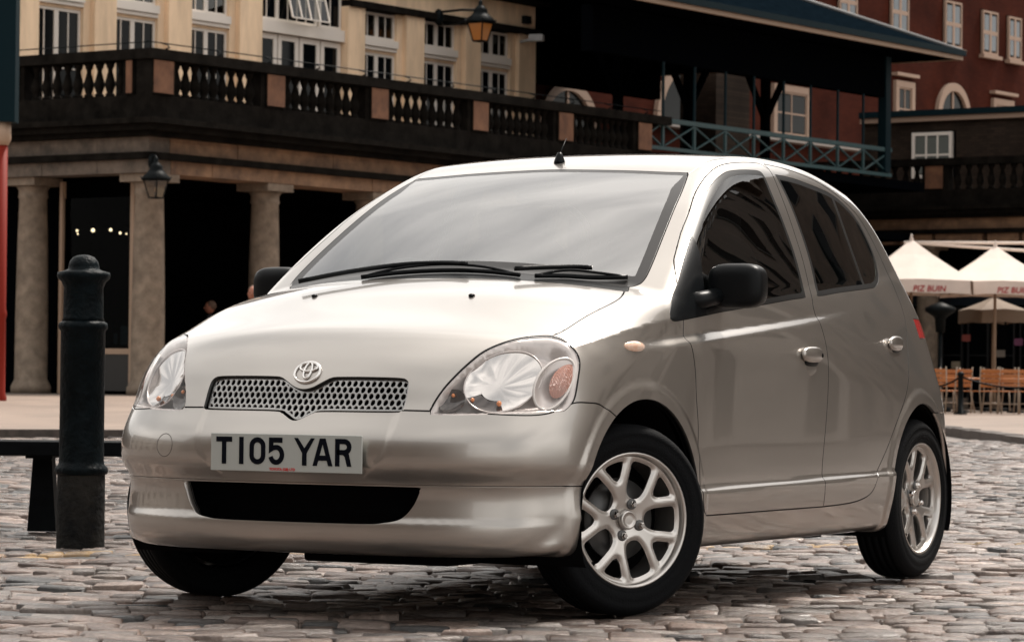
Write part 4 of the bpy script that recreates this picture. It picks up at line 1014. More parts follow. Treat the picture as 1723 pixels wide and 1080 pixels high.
# upper storey, set back behind the terrace
UY = 4.0
def window(parent, x0, x1, z0, z1, y, cols, rows, fr=.055, bar=.024, m=WHITE, pane=PANE, dep=.07, tr=None, back=None):
    """frame with cols x rows panes in the plane y (facing -y); tr maps (x,y) for other orientations"""
    tr = tr or (lambda a, b2: (a, b2)); f = MB()
    def bx(mb, xa, xb, ya, yb, za, zb_):
        p, q = tr(xa, ya), tr(xb, yb); mb.box(((p[0]+q[0])/2, (p[1]+q[1])/2, (za+zb_)/2), (abs(q[0]-p[0]), abs(q[1]-p[1]), zb_-za))
    bx(f, x0, x0+fr, y, y+dep, z0, z1); bx(f, x1-fr, x1, y, y+dep, z0, z1); bx(f, x0+fr, x1-fr, y+.002, y+dep, z1-fr, z1); bx(f, x0+fr, x1-fr, y+.002, y+dep, z0, z0+fr)
    for i in range(1, cols): xm = x0+fr+(x1-x0-2*fr)*i/cols; bx(f, xm-bar/2, xm+bar/2, y+.004, y+.04, z0+fr, z1-fr)
    for j in range(1, rows): zm = z0+fr+(z1-z0-2*fr)*j/rows; bx(f, x0+fr, x1-fr, y+.006, y+.038, zm-bar/2, zm+bar/2)
    w = f.build('window', m, parent); p_ = MB(); xs = [x0+fr+(x1-x0-2*fr)*i/cols for i in range(cols+1)]; zs = [z0+fr+(z1-z0-2*fr)*j/rows for j in range(rows+1)]
    for i in range(cols):
        for j in range(rows):
            q = MB(); bx(q, xs[i]+bar/2, xs[i+1]-bar/2, y+.020, y+.025, zs[j]+bar/2, zs[j+1]-bar/2); q.build('pane', pane, w)
    if back is not None: q = MB(); bx(q, x0+fr, x1-fr, y+.05, y+.06, z0+fr, z1-fr); q.build('curtain', back, w)
    return w
CGL = glass('clear_pane', (.55, .55, .52), 1.45)
for a, b2 in ((.75, 1.34), (2.86, 3.47), (4.98, 5.66), (7.13, 7.83), (10.64, 11.22), (12.67, 13.31), (14.83, 15.4), (16.87, 17.52)): lbox('pier', a, b2, UY-.06, UY+.3, 5.3, 8.44 if a > 10 else 9.6, CREAM)
bays = [(1.34, 2.86), (3.47, 4.98), (5.66, 7.13), (11.22, 12.67), (13.31, 14.83), (15.4, 16.87)]
for k, (a, b2) in enumerate(bays):
    m_ = (a+b2)/2; lbox('jamb', b2-.20, b2, UY+.05, UY+.32, 5.3, 9.6 if a < 8 else 8.44, CREAM)
    b3 = b2-.201; m_ = (a+b3)/2
    for x0, x1 in ((a, m_), (m_, b3)):
        window(mk_, x0+.002, x1-.002, 5.32, 7.56, UY+.12, 2, 2 if k == 0 else 1)
        window(mk_, x0+.002, x1-.002, 7.86, 8.42 if a > 8 else 9.3, UY+.12, 2, 1, pane=CGL, back=CURT)
    lbox('transom', a, b3, UY+.04, UY+.30, 7.62, 7.69, WHITE); lbox('transom', a, b3, UY+.0, UY+.30, 7.70, 7.855, WHITE); lbox('transom', a, b3, UY+.1, UY+.3, 7.562, 7.618, CREAM)
for x0, x1 in ((7.84, 8.52), (8.56, 9.22), (9.26, 9.92), (9.96, 10.62)): window(mk_, x0, x1, 5.32, 7.66, UY+.12, 1, 1, fr=.11)
lbox('transom', 7.84, 10.63, UY+.02, UY+.3, 7.68, 7.92, WHITE)
window(mk_, 7.84, 8.52, 7.93, 9.3, UY+.12, 2, 2); window(mk_, 9.90, 10.62, 7.93, 9.3, UY+.12, 2, 2)
window(mk_, 8.56, 9.86, 7.93, 9.3, UY+.16, 4, 2, fr=.06)
# the middle light tips outwards
tl = MB(); 
for k in range(5): tl.bar((8.60+.30*k, UY-.22, 8.0), (8.60+.30*k, UY+.10, 9.2), .03, .03)
tl.bar((8.60, UY-.22, 8.0), (9.80, UY-.22, 8.0), .03, .03); tl.bar((8.60, UY-.09, 8.45), (9.80, UY-.09, 8.45), .02, .02); tw = tl.build('open_casement', WHITE, mk_)
MB().add([(8.60, UY-.22, 8.0), (9.80, UY-.22, 8.0), (9.80, UY+.10, 9.2), (8.60, UY+.10, 9.2)], [(0, 1, 2, 3)]).build('pane', CGL, tw)
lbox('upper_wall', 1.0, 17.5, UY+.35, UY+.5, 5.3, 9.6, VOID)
lbox('eaves_beam', 10.66, 17.6, UY-.14, UY+.3, 8.445, 8.58, SOOT); lbox('frieze_wall', 10.66, 17.55, UY-.02, UY+.3, 8.582, 9.10, CREAM); lbox('eaves_cornice', 10.6, 17.75, UY-.3, UY+.3, 9.102, 9.2, SOOT)
lbox('end_wall', 17.40, 17.52, UY+.301, UY+5, 5.3, 9.1, CREAM)
lbox('speaker', 17.0, 17.2, UY-.16, UY-.021, 8.68, 8.85, IRON)
MB().tube([(16.9, UY-.02, 8.25), (16.95, UY-.35, 8.30)], .03, 8).box((16.98, UY-.45, 8.33), (.16, .34, .16), rz=.3, bev=.02).build('floodlight', mat('flood_grey', (.30, .30, .30), .4), mk_)

# ------------------------------------------------------------------ lanterns
def lantern(loc, label, lit, arm):
    ln = empty('street_lantern', loc, MKA); ln.scale = (.92, .92, .92) if lit else (.72, .72, .74); tag(ln, label, 'lantern', 'lanterns on the market building'); s = 1.0
    def ring(z, r): return [(r*math.cos(R(45+90*k)), r*math.sin(R(45+90*k)), z) for k in range(4)]
    fr = MB(); lo, hi = ring(0, .17), ring(.42, .30)
    for k in range(4): fr.bar(lo[k], hi[k], .03, .03); fr.bar(lo[k], lo[(k+1) % 4], .03, .03); fr.bar(hi[k], hi[(k+1) % 4], .04, .04)
    fr.build('frame', IRON, ln)
    for k in range(4):
        MB().add([lo[k], lo[(k+1) % 4], hi[(k+1) % 4], hi[k]], [(0, 1, 2, 3)]).build('pane', mat('lantern_amber', (.22, .075, .02), .15, emit=(1, .36, .07), emit_s=.05) if lit else glass('lantern_glass', (.55, .5, .4), 1.5), ln)
    MB().lathe([(.36, .42), (.37, .46), (.22, .60), (.16, .68), (.17, .72), (.10, .80), (.05, .86), (.06, .90), (.01, .98)], n=12).build('cap', IRON, ln)
    for k in range(4): MB().tube([hi[k], (hi[k][0]*1.25, hi[k][1]*1.25, .50)], [.03, .012], 6).build('finial', IRON, ln)
    MB().ell((0, 0, .20), (.035, .035, .06), n=10, m=8).build('mantle', mat('gas_flame', (1, .8, .5), .5, emit=(1, .62, .28), emit_s=30) if lit else CREAMW, ln)
    if arm:
        MB().tube(arm, .03, 8).build('bracket', IRON, ln); a0 = Vector(arm[0])
        MB().tube([arm[0], tuple((Vector(arm[0])+Vector(arm[-1]))/2-Vector((0, 0, .30))), (arm[-1][0], arm[-1][1], arm[-1][2]-.30)], .022, 6).ell(tuple(Vector(arm[-1])-Vector((0, .0, .12))), (.14, .10, .20), n=10, m=8).build('bracket_scroll', IRON, ln)
    return ln
def mkp(x, y, z): c, s = math.cos(MKA), math.sin(MKA); return (MK0[0]+c*x-s*y, MK0[1]+s*x+c*y, z)
lantern(mkp(13.77, 2.8, 7.93), 'lit amber lantern on an iron bracket in front of the upper windows', True, [(0, 0, .72), (0, .55, .76), (0, 1.2, .74)])
lantern(mkp(-.35, -.45, 3.77), 'unlit iron lantern hanging at the corner column', False, [(0, 0, .9), (.2, .2, 1.0), (.5, .55, 1.0)])

# ------------------------------------------------------------------ canopy and gallery between the two wings
cn = empty('market_canopy', (MK0[0], MK0[1], 0), MKA); tag(cn, 'dark pitched market canopy with cream fascia over a teal iron gallery', 'canopy')
EY, EX, EZ = -1.0, 28.72, 8.62
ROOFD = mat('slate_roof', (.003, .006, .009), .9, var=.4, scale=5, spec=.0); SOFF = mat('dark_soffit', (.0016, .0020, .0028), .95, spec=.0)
def pm(name, vs, fs, m, par=cn): return MB().add(vs, fs).build(name, m, par)
lbox('fascia', 12.4, EX, EY-.05, EY+.02, EZ, EZ+.17, CREAMW, cn); lbox('fascia', EX-.07, EX, EY+.021, EY+13.9, EZ, EZ+.17, CREAMW, cn)
lbox('gutter', 12.4, EX+.02, EY-.13, EY-.052, EZ+.10, EZ+.24, TEALD, cn)
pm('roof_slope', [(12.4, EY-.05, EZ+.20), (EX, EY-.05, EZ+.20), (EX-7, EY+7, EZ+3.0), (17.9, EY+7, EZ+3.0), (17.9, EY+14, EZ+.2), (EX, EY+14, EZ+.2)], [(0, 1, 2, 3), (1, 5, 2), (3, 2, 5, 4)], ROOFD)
MB().tube([(EX, EY-.02, EZ+.24), (EX-7, EY+7, EZ+3.05)], .05, 6).build('hip_cap', mat('lead_cap', (.20, .20, .20), .5), cn)
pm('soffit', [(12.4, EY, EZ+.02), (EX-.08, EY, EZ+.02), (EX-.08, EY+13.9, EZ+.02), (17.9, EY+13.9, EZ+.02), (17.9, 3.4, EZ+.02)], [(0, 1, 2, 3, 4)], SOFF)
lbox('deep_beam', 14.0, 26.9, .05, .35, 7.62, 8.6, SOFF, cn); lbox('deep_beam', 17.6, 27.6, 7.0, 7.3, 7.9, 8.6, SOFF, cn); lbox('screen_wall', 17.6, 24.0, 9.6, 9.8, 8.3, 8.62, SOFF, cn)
nodes = [16.20, 16.78, 18.07, 19.38, 20.62, 21.95, 23.19, 24.48, 25.72, 27.0]
lbox('gallery_rail', 13.9, 27.1, .02, .12, 6.30, 6.40, TEAL, cn); lbox('gallery_rail', 16.21, 27.1, .02, .10, 5.70, 5.78, TEAL, cn); lbox('gallery_floor', 16.97, 29, .13, 3.0, 5.45, 5.66, SOFF, cn)
for k, x in enumerate(nodes[1:]):
    lbox('gallery_post', x-.035, x+.035, .035, .085, 5.785, 6.295, TEAL, cn); lbox('roof_post', x-.03, x+.03, .04, .08, 6.405, 7.615, TEALD, cn)
    x0 = nodes[k]
    if x-x0 > .3:
        a0, a1 = x0+.05, x-.05
        if k == 0: a0 = x0-.5
        MB().bar((a0, .05, 5.80), (a1, .05, 6.28), .03, .045, up=(0, 1, 0)).build('brace', TEAL, cn); MB().bar((a0, .075, 6.28), (a1, .075, 5.80), .03, .045, up=(0, 1, 0)).build('brace', TEAL, cn)
for x in (18.4, 21.4, 24.9): lbox('iron_column', x-.09, x+.09, 2.2, 2.38, 5.66, 8.6, SOFF, cn); MB().bar((x, 2.29, 7.0), (x+1.2, 2.29, 8.5), .12, .12, up=(0, 1, 0)).build('column_brace', SOFF, cn); MB().bar((x, 2.29, 7.0), (x-1.2, 2.29, 8.5), .12, .12, up=(0, 1, 0)).build('column_brace', SOFF, cn)
lbox('corner_post', 26.75, 27.0, .0, .22, 5.8, 8.6, TEALD, cn)

# ------------------------------------------------------------------ right wing (same order as the left one)
RW = empty('market_wing', (MK0[0], MK0[1], 0), MKA); tag(RW, 'sooty balustraded stone wing behind the white parasols at right', 'building')
S1 = 31.0
tB = lambda x, y: (S1+y, 4.9-x)
balustrade(RW, 14, tB, [(.0, .5), (3.74, 4.26), (7.4, 7.9), (11, 11.5)], 9, 5)
for z0, z1, pr in ((4.902, 4.99, .02), (4.992, 5.10, -.14), (5.102, 5.20, -.26), (5.202, 5.62, .0)): lbox('cornice', S1+pr, S1+.9, -9, 4.95, z0, z1, SOOT, RW)
q = random.Random(8); y = 4.9
while y > -9:
    w = q.uniform(.9, 1.7); lbox('stone_block', S1+.19, S1+.7, y-w+.006, y, 4.63, 4.90, STONE, RW); lbox('stone_block', S1+.16, S1+.7, y-w*.9+.006-.2, y-.2, 4.262, 4.50, STONE, RW); y -= w
lbox('string_course', S1+.06, S1+.7, -9, 4.95, 4.502, 4.622, SOOT, RW)
for yy in (3.4, 1.35, -1.9, -5): column(RW, S1+.55, yy, .1, 4.26, .30)
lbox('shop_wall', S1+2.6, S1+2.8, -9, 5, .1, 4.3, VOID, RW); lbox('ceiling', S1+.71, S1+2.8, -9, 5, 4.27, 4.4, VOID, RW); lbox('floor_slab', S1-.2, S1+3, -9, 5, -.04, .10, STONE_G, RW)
lbox('terrace_floor', S1+.9, S1+4, -9, 5, 5.1, 5.3, STONE_G, RW)
for k in range(7):
    yy = 2.7-k*.75; window(RW, .0, .62, .2, 2.7, 0, 1, 2, fr=.05, m=mat('shop_frame', (.03, .03, .032), .4), tr=lambda a, b2, yy=yy: (S1+2.45+b2, yy-a))
lbox('shop_sign', S1+2.4, S1+2.58, -3.0, 2.8, 2.75, 3.3, mat('sign_navy', (.012, .020, .032), .4), RW)
for k, (yy, zz, c) in enumerate(((1.2, 1.9, (.4, .1, .08)), (.2, 1.5, (.35, .3, .25)), (-.3, 1.8, (.3, .1, .2)), (-.9, 1.3, (.45, .4, .2)), (1.5, 1.2, (.5, .42, .3)), (-.6, 2.0, (.2, .25, .3)))):
    lbox('poster', S1+2.40, S1+2.42, yy-.12, yy+.12, zz-.09, zz+.09, mat('poster_%d' % k, c, .6), RW)

# ------------------------------------------------------------------ brick buildings behind
def brick_mat(name, c1, c2, mo, ax):
    m = bpy.data.materials.new(name); m.use_nodes = True; t = m.node_tree; b = t.nodes['Principled BSDF']; nn = t.nodes.new; l = t.links.new
    tc = nn('ShaderNodeTexCoord'); sx = nn('ShaderNodeSeparateXYZ'); l(tc.outputs['Object'], sx.inputs[0]); cx = nn('ShaderNodeCombineXYZ'); l(sx.outputs[ax], cx.inputs[0]); l(sx.outputs[2], cx.inputs[1])
    br = nn('ShaderNodeTexBrick'); br.inputs['Scale'].default_value = 1; br.inputs['Brick Width'].default_value = .225; br.inputs['Row Height'].default_value = .075; br.inputs['Mortar Size'].default_value = .006
    br.inputs['Color1'].default_value = (*c1, 1); br.inputs['Color2'].default_value = (*c2, 1); br.inputs['Mortar'].default_value = (*mo, 1); l(cx.outputs[0], br.inputs['Vector'])
    n = nn('ShaderNodeTexNoise'); n.inputs['Scale'].default_value = .9; n.inputs['Detail'].default_value = 6; l(tc.outputs['Object'], n.inputs['Vector'])
    mr = nn('ShaderNodeMapRange'); mr.inputs[1].default_value = .3; mr.inputs[2].default_value = .7; mr.inputs[3].default_value = .65; mr.inputs[4].default_value = 1.2; l(n.outputs[0], mr.inputs[0])
    vm = nn('ShaderNodeVectorMath'); vm.operation = 'SCALE'; l(br.outputs[0], vm.inputs[0]); l(mr.outputs[0], vm.inputs['Scale']); l(vm.outputs[0], b.inputs['Base Color']); b.inputs['Roughness'].default_value = .9; b.inputs['Specular IOR Level'].default_value = .05
    return m
RED = brick_mat('red_brick', (.060, .0140, .0080), (.046, .0108, .0064), (.040, .013, .0085), 0)
BROWN = brick_mat('brown_brick', (.040, .028, .021), (.026, .019, .015), (.022, .017, .014), 1)
rb = empty('red_brick_building', (MK0[0], MK0[1], 0), MKA); tag(rb, 'tall red brick building with white sash windows beyond the canopy roof', 'building')
RY = 10.8; SURR = mat('pale_surround', (.34, .235, .175), .7)
lbox('wall', 18, 70, RY, RY+8, 0, 17, RED, rb)
for a, b2, z0, z1 in ((46.80, 47.92, 11.55, 13.0), (50.38, 51.53, 11.50, 12.98), (53.02, 54.12, 11.50, 12.92), (54.9, 55.85, 11.48, 12.90), (57.5, 58.5, 11.48, 12.90), (43.5, 44.6, 11.55, 13)):
    lbox('reveal', a-.03, b2+.03, RY-.012, RY+.01, z0-.02, z1+.03, VOID, rb)
    window(rb, a, b2, z0, z1, RY-.10, 2, 2, fr=.07, bar=.13, m=SURR, pane=mat('sky_pane', (.10, .12, .14), .05, spec=.9), dep=.085); lbox('sill', a-.12, b2+.12, RY-.2, RY-.01, z0-.14, z0-.025, SURR, rb)
for a, b2, z0, z1 in ((47.08, 48.33, 8.6, 10.15), (53.8, 55.3, 8.6, 10.1), (39.6, 41.75, 8.0, 9.45)):
    for x0, x1, za, zb_ in ((a, a+.2, z0, z1-.2), (b2-.2, b2, z0, z1-.2), (a, b2, z1-.198, z1)): lbox('surround', x0, x1, RY-.12, RY-.002, za, zb_, SURR, rb)
    lbox('hood', a-.1, b2+.1, RY-.22, RY-.002, z1+.14, z1+.24, SURR, rb); lbox('reveal', a+.2, b2-.2, RY-.03, RY-.012, z0, z1-.2, VOID, rb); window(rb, a+.202, b2-.202, z0, z1-.202, RY-.09, 2, 2, fr=.05, bar=.05, m=SURR, dep=.05)
for cx_, zc_, r in ((51.0, 9.2, 1.16), (35.0, 7.9, 1.8), (28.9, 7.2, 1.45), (57.5, 9.2, 1.16)):
    n = 24; vs = []; fs = []
    for k in range(n+1):
        t = math.pi*k/n
        for yy in (RY-.14, RY-.003):
            for q_ in (r, r-.26): vs.append((cx_+q_*math.cos(t), yy, zc_+q_*math.sin(t)))
    for k in range(n):
        a, b2 = k*4, k*4+4; fs += [(a, b2, b2+1, a+1), (a+2, a+3, b2+3, b2+2), (a, a+2, b2+2, b2), (a+1, b2+1, b2+3, a+3)]
    MB().add(vs, fs).build('arch_surround', SURR, rb)
    pts = [(cx_+(r-.261)*math.cos(math.pi*k/n), zc_+(r-.261)*math.sin(math.pi*k/n)) for k in range(n+1)]
    MB().prism(pts, RY-.03, RY-.008, lambda x, z, t: (x, t, z)).build('arch_pane', PANE, rb); lbox('arch_mullion', cx_-.05, cx_+.05, RY-.07, RY-.031, zc_, zc_+r-.28, SURR, rb)
lbox('ledge', 18, 70, RY-.4, RY-.02, 7.75, 7.86, mat('ledge_pale', (.28, .25, .23), .6), rb)
bb = empty('brown_brick_building', (MK0[0], MK0[1], 0), MKA); tag(bb, 'low brown brick block with a pale coping above the right balustrade', 'building')
lbox('wall', 35, 40, -12, 5.2, 3, 7.72, BROWN, bb); lbox('coping', 34.85, 40, -12, 5.2, 7.722, 7.86, SURR, bb); lbox('gutter', 34.78, 34.95, -12, 5.2, 7.862, 8.02, TEALD, bb)
for ya in (3.62, -.2, -3.9):
    lbox('reveal', 34.98, 35.004, ya-1.25, ya+.02, 6.2, 7.45, VOID, bb)
    window(bb, 0, 1.2, 6.2, 7.42, 0, 3, 2, fr=.09, bar=.05, m=WHITE, pane=mat('dusty_pane', (.12, .13, .12), .2), tr=lambda a, b2, ya=ya: (34.86+b2, ya-a), dep=.1)
lbox('stack', 29.5, 31.2, 6.5, 7.6, 4.5, 9.0, BROWN, bb)
pl_ = empty('iron_pillar', gp(-7.84, 50, 0)); tag(pl_, 'red painted pillar with dark teal top at the left edge', 'pillar')
MB().lathe([(.14, .06), (.14, .20), (.12, .24)], n=20).build('foot', IRON, pl_); REDP = mat('red_paint', (.20, .017, .009), .6, spec=.15)
MB().lathe([(.12, .24), (.125, .34), (.10, .42), (.095, 1.55), (.11, 1.60), (.11, 1.64), (.095, 1.70), (.09, 4.2)], n=20).build('shaft', REDP, pl_)
MB().lathe([(.10, 4.2), (.14, 4.28), (.14, 4.55)], n=20).build('capital', CREAMW, pl_); MB().box((-.02, 0, 6.3), (.42, .4, 3.5), rz=YAW-math.pi/2).build('bressummer', TEALD, pl_)

# ------------------------------------------------------------------ the other sides of the square (seen in the car's paint and glass)
def terrace(name, x, y, rz, w, h, m, label, bays_, floors, glassm=PANE):
    t = empty(name, (x, y, 0), rz); tag(t, label, 'building'); MB().box((0, 4, h/2), (w, 8, h)).build('wall', m, t)
    fh = h/floors
    for j in range(floors):
        for i in range(bays_):
            cx_ = -w/2+w*(i+.5)/bays_; ww = w/bays_*.42; z0 = j*fh+fh*(.22 if j else .05); z1 = j*fh+fh*.80
            f = MB().box((cx_, -.03, (z0+z1)/2), (ww, .06, z1-z0)).build('window', mat('dark_frame', (.05, .045, .04), .6), t); MB().box((cx_, -.07, (z0+z1)/2), (ww-.16, .02, z1-z0-.16)).build('pane', glassm, f)
    MB().box((0, -.25, h+.15), (w+.4, .6, .3)).build('cornice', STONE_G, t); return t
TERR = mat('terrace_stone', (.42, .375, .335), .85, var=.3, scale=1.5); TERB = mat('terrace_brick', (.10, .075, .06), .85, var=.3, scale=1.5)
for x, y, rz, w_, h_, m_, lab, nb, nf in ((-13.5, 8.2, 0, 14, 13, TERR, 'brown stone house close by on the right, mirrored in the car doors', 5, 4), (-34, 9.5, 0, 26, 17, TERB, 'tall dark brick block farther right, out of frame, added to darken the rear windows', 8, 6),  # tall block: unseen, put in to darken what the rear windows mirror
                               (17.5, -7, R(-104), 30, 12.5, TERB, 'dark brick terrace behind the photographer, mirrored in the bumper', 9, 4), (-52, 2, R(90), 21, 19, TERB, 'tall dark brick house right of the parasols, out of frame, added to darken the rear quarter', 6, 6), (14, -40, R(197), 40, 11, TERR, 'brown stone terrace on the far left of the square, out of frame', 10, 3), (-30, -58, R(153), 48, 13, TERB, 'dark brick terrace left of the market building, out of frame', 12, 4)):  # tall house: unseen, put in to darken what the rear quarter mirrors
    terrace('terrace_house', x, y, rz, w_, h_, m_, lab, nb, nf)
# ------------------------------------------------------------------ street furniture
bo = empty('bollard', gp(-1.75, 13.34, 0), YAW); tag(bo, 'black cast-iron bollard with domed cap standing left of the car', 'bollard')
BOLM = mat('bollard_paint', (.004, .0075, .0095), .45, var=.5, scale=14, bump=.35, bscale=45, spec=.07)
MB().lathe([(.100, -.03), (.098, .02), (.097, .30)], n=36, cap=False).build('foot', mat('bollard_scuffed', (.022, .021, .019), .8, scale=7, var=.6, col2=(.006, .007, .008), bump=.5, bscale=40, spec=.1), bo)
MB().lathe([(.097, .30), (.106, .305), (.109, .318), (.106, .330), (.094, .342), (.091, .36), (.0905, .885), (.099, .895), (.101, .905), (.098, .917), (.086, .925)], n=36, cap=False).build('shaft', BOLM, bo)
MB().lathe([(.086, .925), (.082, .94), (.080, 1.06), (.090, 1.085), (.106, 1.10), (.109, 1.112), (.106, 1.124), (.075, 1.132), (.064, 1.138), (.063, 1.150), (.057, 1.170), (.043, 1.186), (.022, 1.195), (.001, 1.197)], n=36).build('cap', BOLM, bo)
be = empty('bench', gp(-2.11, 14.8, 0), YAW-math.pi/2); tag(be, 'low black bench on tapered legs behind the bollard', 'bench')
BEM = mat('bench_black', (.004, .005, .006), .6, var=.4, scale=10, spec=.05)
for k, (a, b2) in enumerate(((-.19, -.07), (-.06, .06), (.07, .19))): MB().box((.05, (a+b2)/2, .375), (2.5, b2-a, .065), bev=.006).build('seat_plank', BEM, be)
for x in (0.0, 1.06, -1.1):
    MB().prism([(-.065, 0), (.065, 0), (.042, .335), (-.042, .335)], -.06, .06, lambda px, pz, t, x=x: (x+px, t, pz)).build('leg', BEM, be)
    MB().box((x, 0, .337), (.12, .34, .012)).build('bracket', BEM, be)

# ------------------------------------------------------------------ parasols, tables and chairs
CANV = mat('white_canvas', (.72, .62, .555), .8, var=.06, scale=3); POLE = mat('pale_wood', (.30, .215, .15), .6); TXT = mat('red_print', (.40, .03, .035), .6)
def parasol(X, D_, zp, zv, half, label, rz, text=True, m=CANV):
    p = empty('parasol', gp(X, D_, .09), YAW-math.pi/2+rz); tag(p, label, 'parasol', 'white parasols of the cafe'); zo = -.09
    n = 6; vs = [(0, 0, zp+zo)]; ring = []
    for s_ in range(4):
        for k in range(n):
            t = k/n; c0 = [(-1, -1), (1, -1), (1, 1), (-1, 1)][s_]; c1 = [(-1, -1), (1, -1), (1, 1), (-1, 1)][(s_+1) % 4]; ring.append((c0[0]+(c1[0]-c0[0])*t, c0[1]+(c1[1]-c0[1])*t, abs(2*t-1)))
    L = len(ring); fs = []
    for lv, fr in enumerate((.35, .7, 1.0)):
        for x, y, e in ring: vs.append((x*half*fr, y*half*fr, zp+zo-(zp-zv)*(fr**.92)+(1-e)*.035*fr))
    for k in range(L):
        j = (k+1) % L; fs.append((0, 1+k, 1+j))
        for lv in range(2): fs.append((1+lv*L+k, 1+(lv+1)*L+k, 1+(lv+1)*L+j, 1+lv*L+j))
    MB().add(vs, fs, False).build('canopy', m, p)
    for s_ in range(4):
        v2 = []; 
        for k in range(n+1):
            t = .03+.94*k/n; c0 = [(-1, -1), (1, -1), (1, 1), (-1, 1)][s_]; c1 = [(-1, -1), (1, -1), (1, 1), (-1, 1)][(s_+1) % 4]; x, y = c0[0]+(c1[0]-c0[0])*t, c0[1]+(c1[1]-c0[1])*t; e = abs(2*t-1)
            zt = zv+zo+(1-e)*.035; v2 += [(x*half, y*half, zt-.004), (x*half*1.012, y*half*1.012, zt-.30-.03*(1-e)*0-.012*math.sin(k*2.1+s_))]
        MB().add(v2, [(2*k, 2*k+2, 2*k+3, 2*k+1) for k in range(n)]).build('valance', m, p)
    MB().tube([(0, 0, .02), (0, 0, zp+zo-.05)], .035, 10).build('pole', POLE, p); MB().lathe([(.04, zp+zo-.06), (.05, zp+zo), (.02, zp+zo+.06), (.03, zp+zo+.09), (.002, zp+zo+.12)], n=10).build('finial', m, p)
    for s_ in range(4): c0 = [(-1, -1), (1, -1), (1, 1), (-1, 1)][s_]; MB().bar((0, 0, zp+zo-.12), (c0[0]*half*.98, c0[1]*half*.98, zv+zo-.03), .03, .03).build('rib', POLE, p)
    MB().box((0, 0, .03), (.6, .6, .06), bev=.01).build('base', IRON, p)
    if text: text_mesh('lettering', 'PIZ BUIN', .185, Matrix.Translation((half*.20, -half*1.012-.012, zv+zo-.185)) @ Matrix.Rotation(math.pi/2, 4, 'X'), TXT, p, extrude=.002, shear=.18, bold=.0025)
    return p
parasol(9.03, 74, 3.97, 3.0, 1.24, 'white square parasol with red lettering nearest the car', .0)
parasol(11.02, 74.6, 3.87, 3.0, 1.16, 'white square parasol with red lettering at the right edge', .0)
parasol(11.25, 76.4, 2.75, 2.42, .62, 'small beige parasol behind the white ones', .3, text=False, m=mat('beige_canvas', (.2, .15, .11), .8))
aw = empty('awning_frame', gp(10.4, 76, 0), YAW-math.pi/2); tag(aw, 'white awning rails above the parasols at right', 'awning')
for z, dz in ((3.99, .01), (3.86, -.14)): MB().tube([(-1.3, 0, 3.98), (3.2, 0, z+dz)], .035, 8).build('awning_rail', CANV, aw)
for x in (-1.25, 3.15): MB().tube([(x, .05, .05), (x, .05, 3.95)], .03, 8).build('awning_post', IRON, aw)
ht = empty('patio_heater', gp(9.50, 72.5, .09), 0); tag(ht, 'black patio heater post beside the rear of the car', 'heater')
MB().lathe([(.25, 0), (.25, .08), (.05, .14), (.05, 1.75)], n=16).build('post', IRON, ht); MB().lathe([(.10, 1.75), (.12, 2.05), (.16, 2.1), (.34, 2.22), (.34, 2.30), (.05, 2.42)], n=16).build('head', IRON, ht)
TEAK = mat('orange_teak', (.46, .16, .045), .5, var=.35, scale=14, stretch=(1, 8, 8)); ALU = mat('pale_leg', (.30, .235, .175), .5)
def chair(X, D_, rz, label):
    c = empty('cafe_chair', gp(X, D_, .10), YAW-math.pi/2+rz); tag(c, label, 'chair', 'wooden cafe chairs outside the market')
    for k in range(5): MB().box((0, -.20+.095*k, .46), (.44, .078, .022), bev=.004).build('seat_slat', TEAK, c)
    for k in range(4): MB().box((0, -.245-.012*k, .58+.098*k), (.42, .020, .080), bev=.004).build('back_slat', TEAK, c)
    for sx in (-.21, .21):
        MB().tube([(sx*1.05, -.36, 0), (sx, -.23, .44), (sx, -.285, .96)], .015, 8).build('leg', ALU, c); MB().tube([(sx*1.05, .24, 0), (sx, .20, .45)], .015, 8).build('leg', ALU, c)
    MB().tube([(-.2, -.27, .2), (.2, -.27, .2)], .012, 6).build('stretcher', ALU, c); return c
for X, D_, rz, lb in ((8.90, 67.8, -.45, 'slatted wooden cafe chair next to the car tail, turned slightly'), (9.34, 68.7, .55, 'slatted wooden cafe chair behind the rope post, turned inwards'), (9.80, 67.6, .22, 'left one of the two slatted chairs standing close together'), (10.30, 67.7, -.20, 'right one of the two slatted chairs standing close together'), (10.85, 68.8, -.3, 'slatted wooden cafe chair at the right edge, behind a table'),
                      (9.5, 70.6, 3.1, 'slatted wooden cafe chair facing the camera across the table'), (10.5, 70.7, 3.3, 'farther slatted chair facing the camera near the right parasol pole')): chair(X, D_, rz, lb)
for X, D_, lb in ((9.55, 69.4, 'round wooden cafe table among the chairs'), (10.75, 69.6, 'round wooden cafe table at the right edge')):
    t = empty('cafe_table', gp(X, D_, .10), 0); tag(t, lb, 'table', 'cafe tables'); MB().lathe([(.38, .70), (.40, .71), (.40, .73), (.38, .74)], n=24).build('table_top', TEAK, t); MB().lathe([(.20, 0), (.20, .03), (.03, .06), (.03, .70)], n=14).build('pedestal', IRON, t)
RP = [(8.1, 67.2), (9.18, 66.8), (11.4, 66.6)]
for (X, D_), lb in zip(RP[1:], ('black rope post between the wooden chairs', 'black rope post at the right edge')):
    r = empty('rope_post', gp(X, D_, .08), 0); tag(r, lb, 'post', 'rope barrier posts'); MB().lathe([(.14, 0), (.14, .03), (.06, .05), (.055, .78), (.075, .80), (.075, .84), (.03, .88)], n=14).build('post', IRON, r)
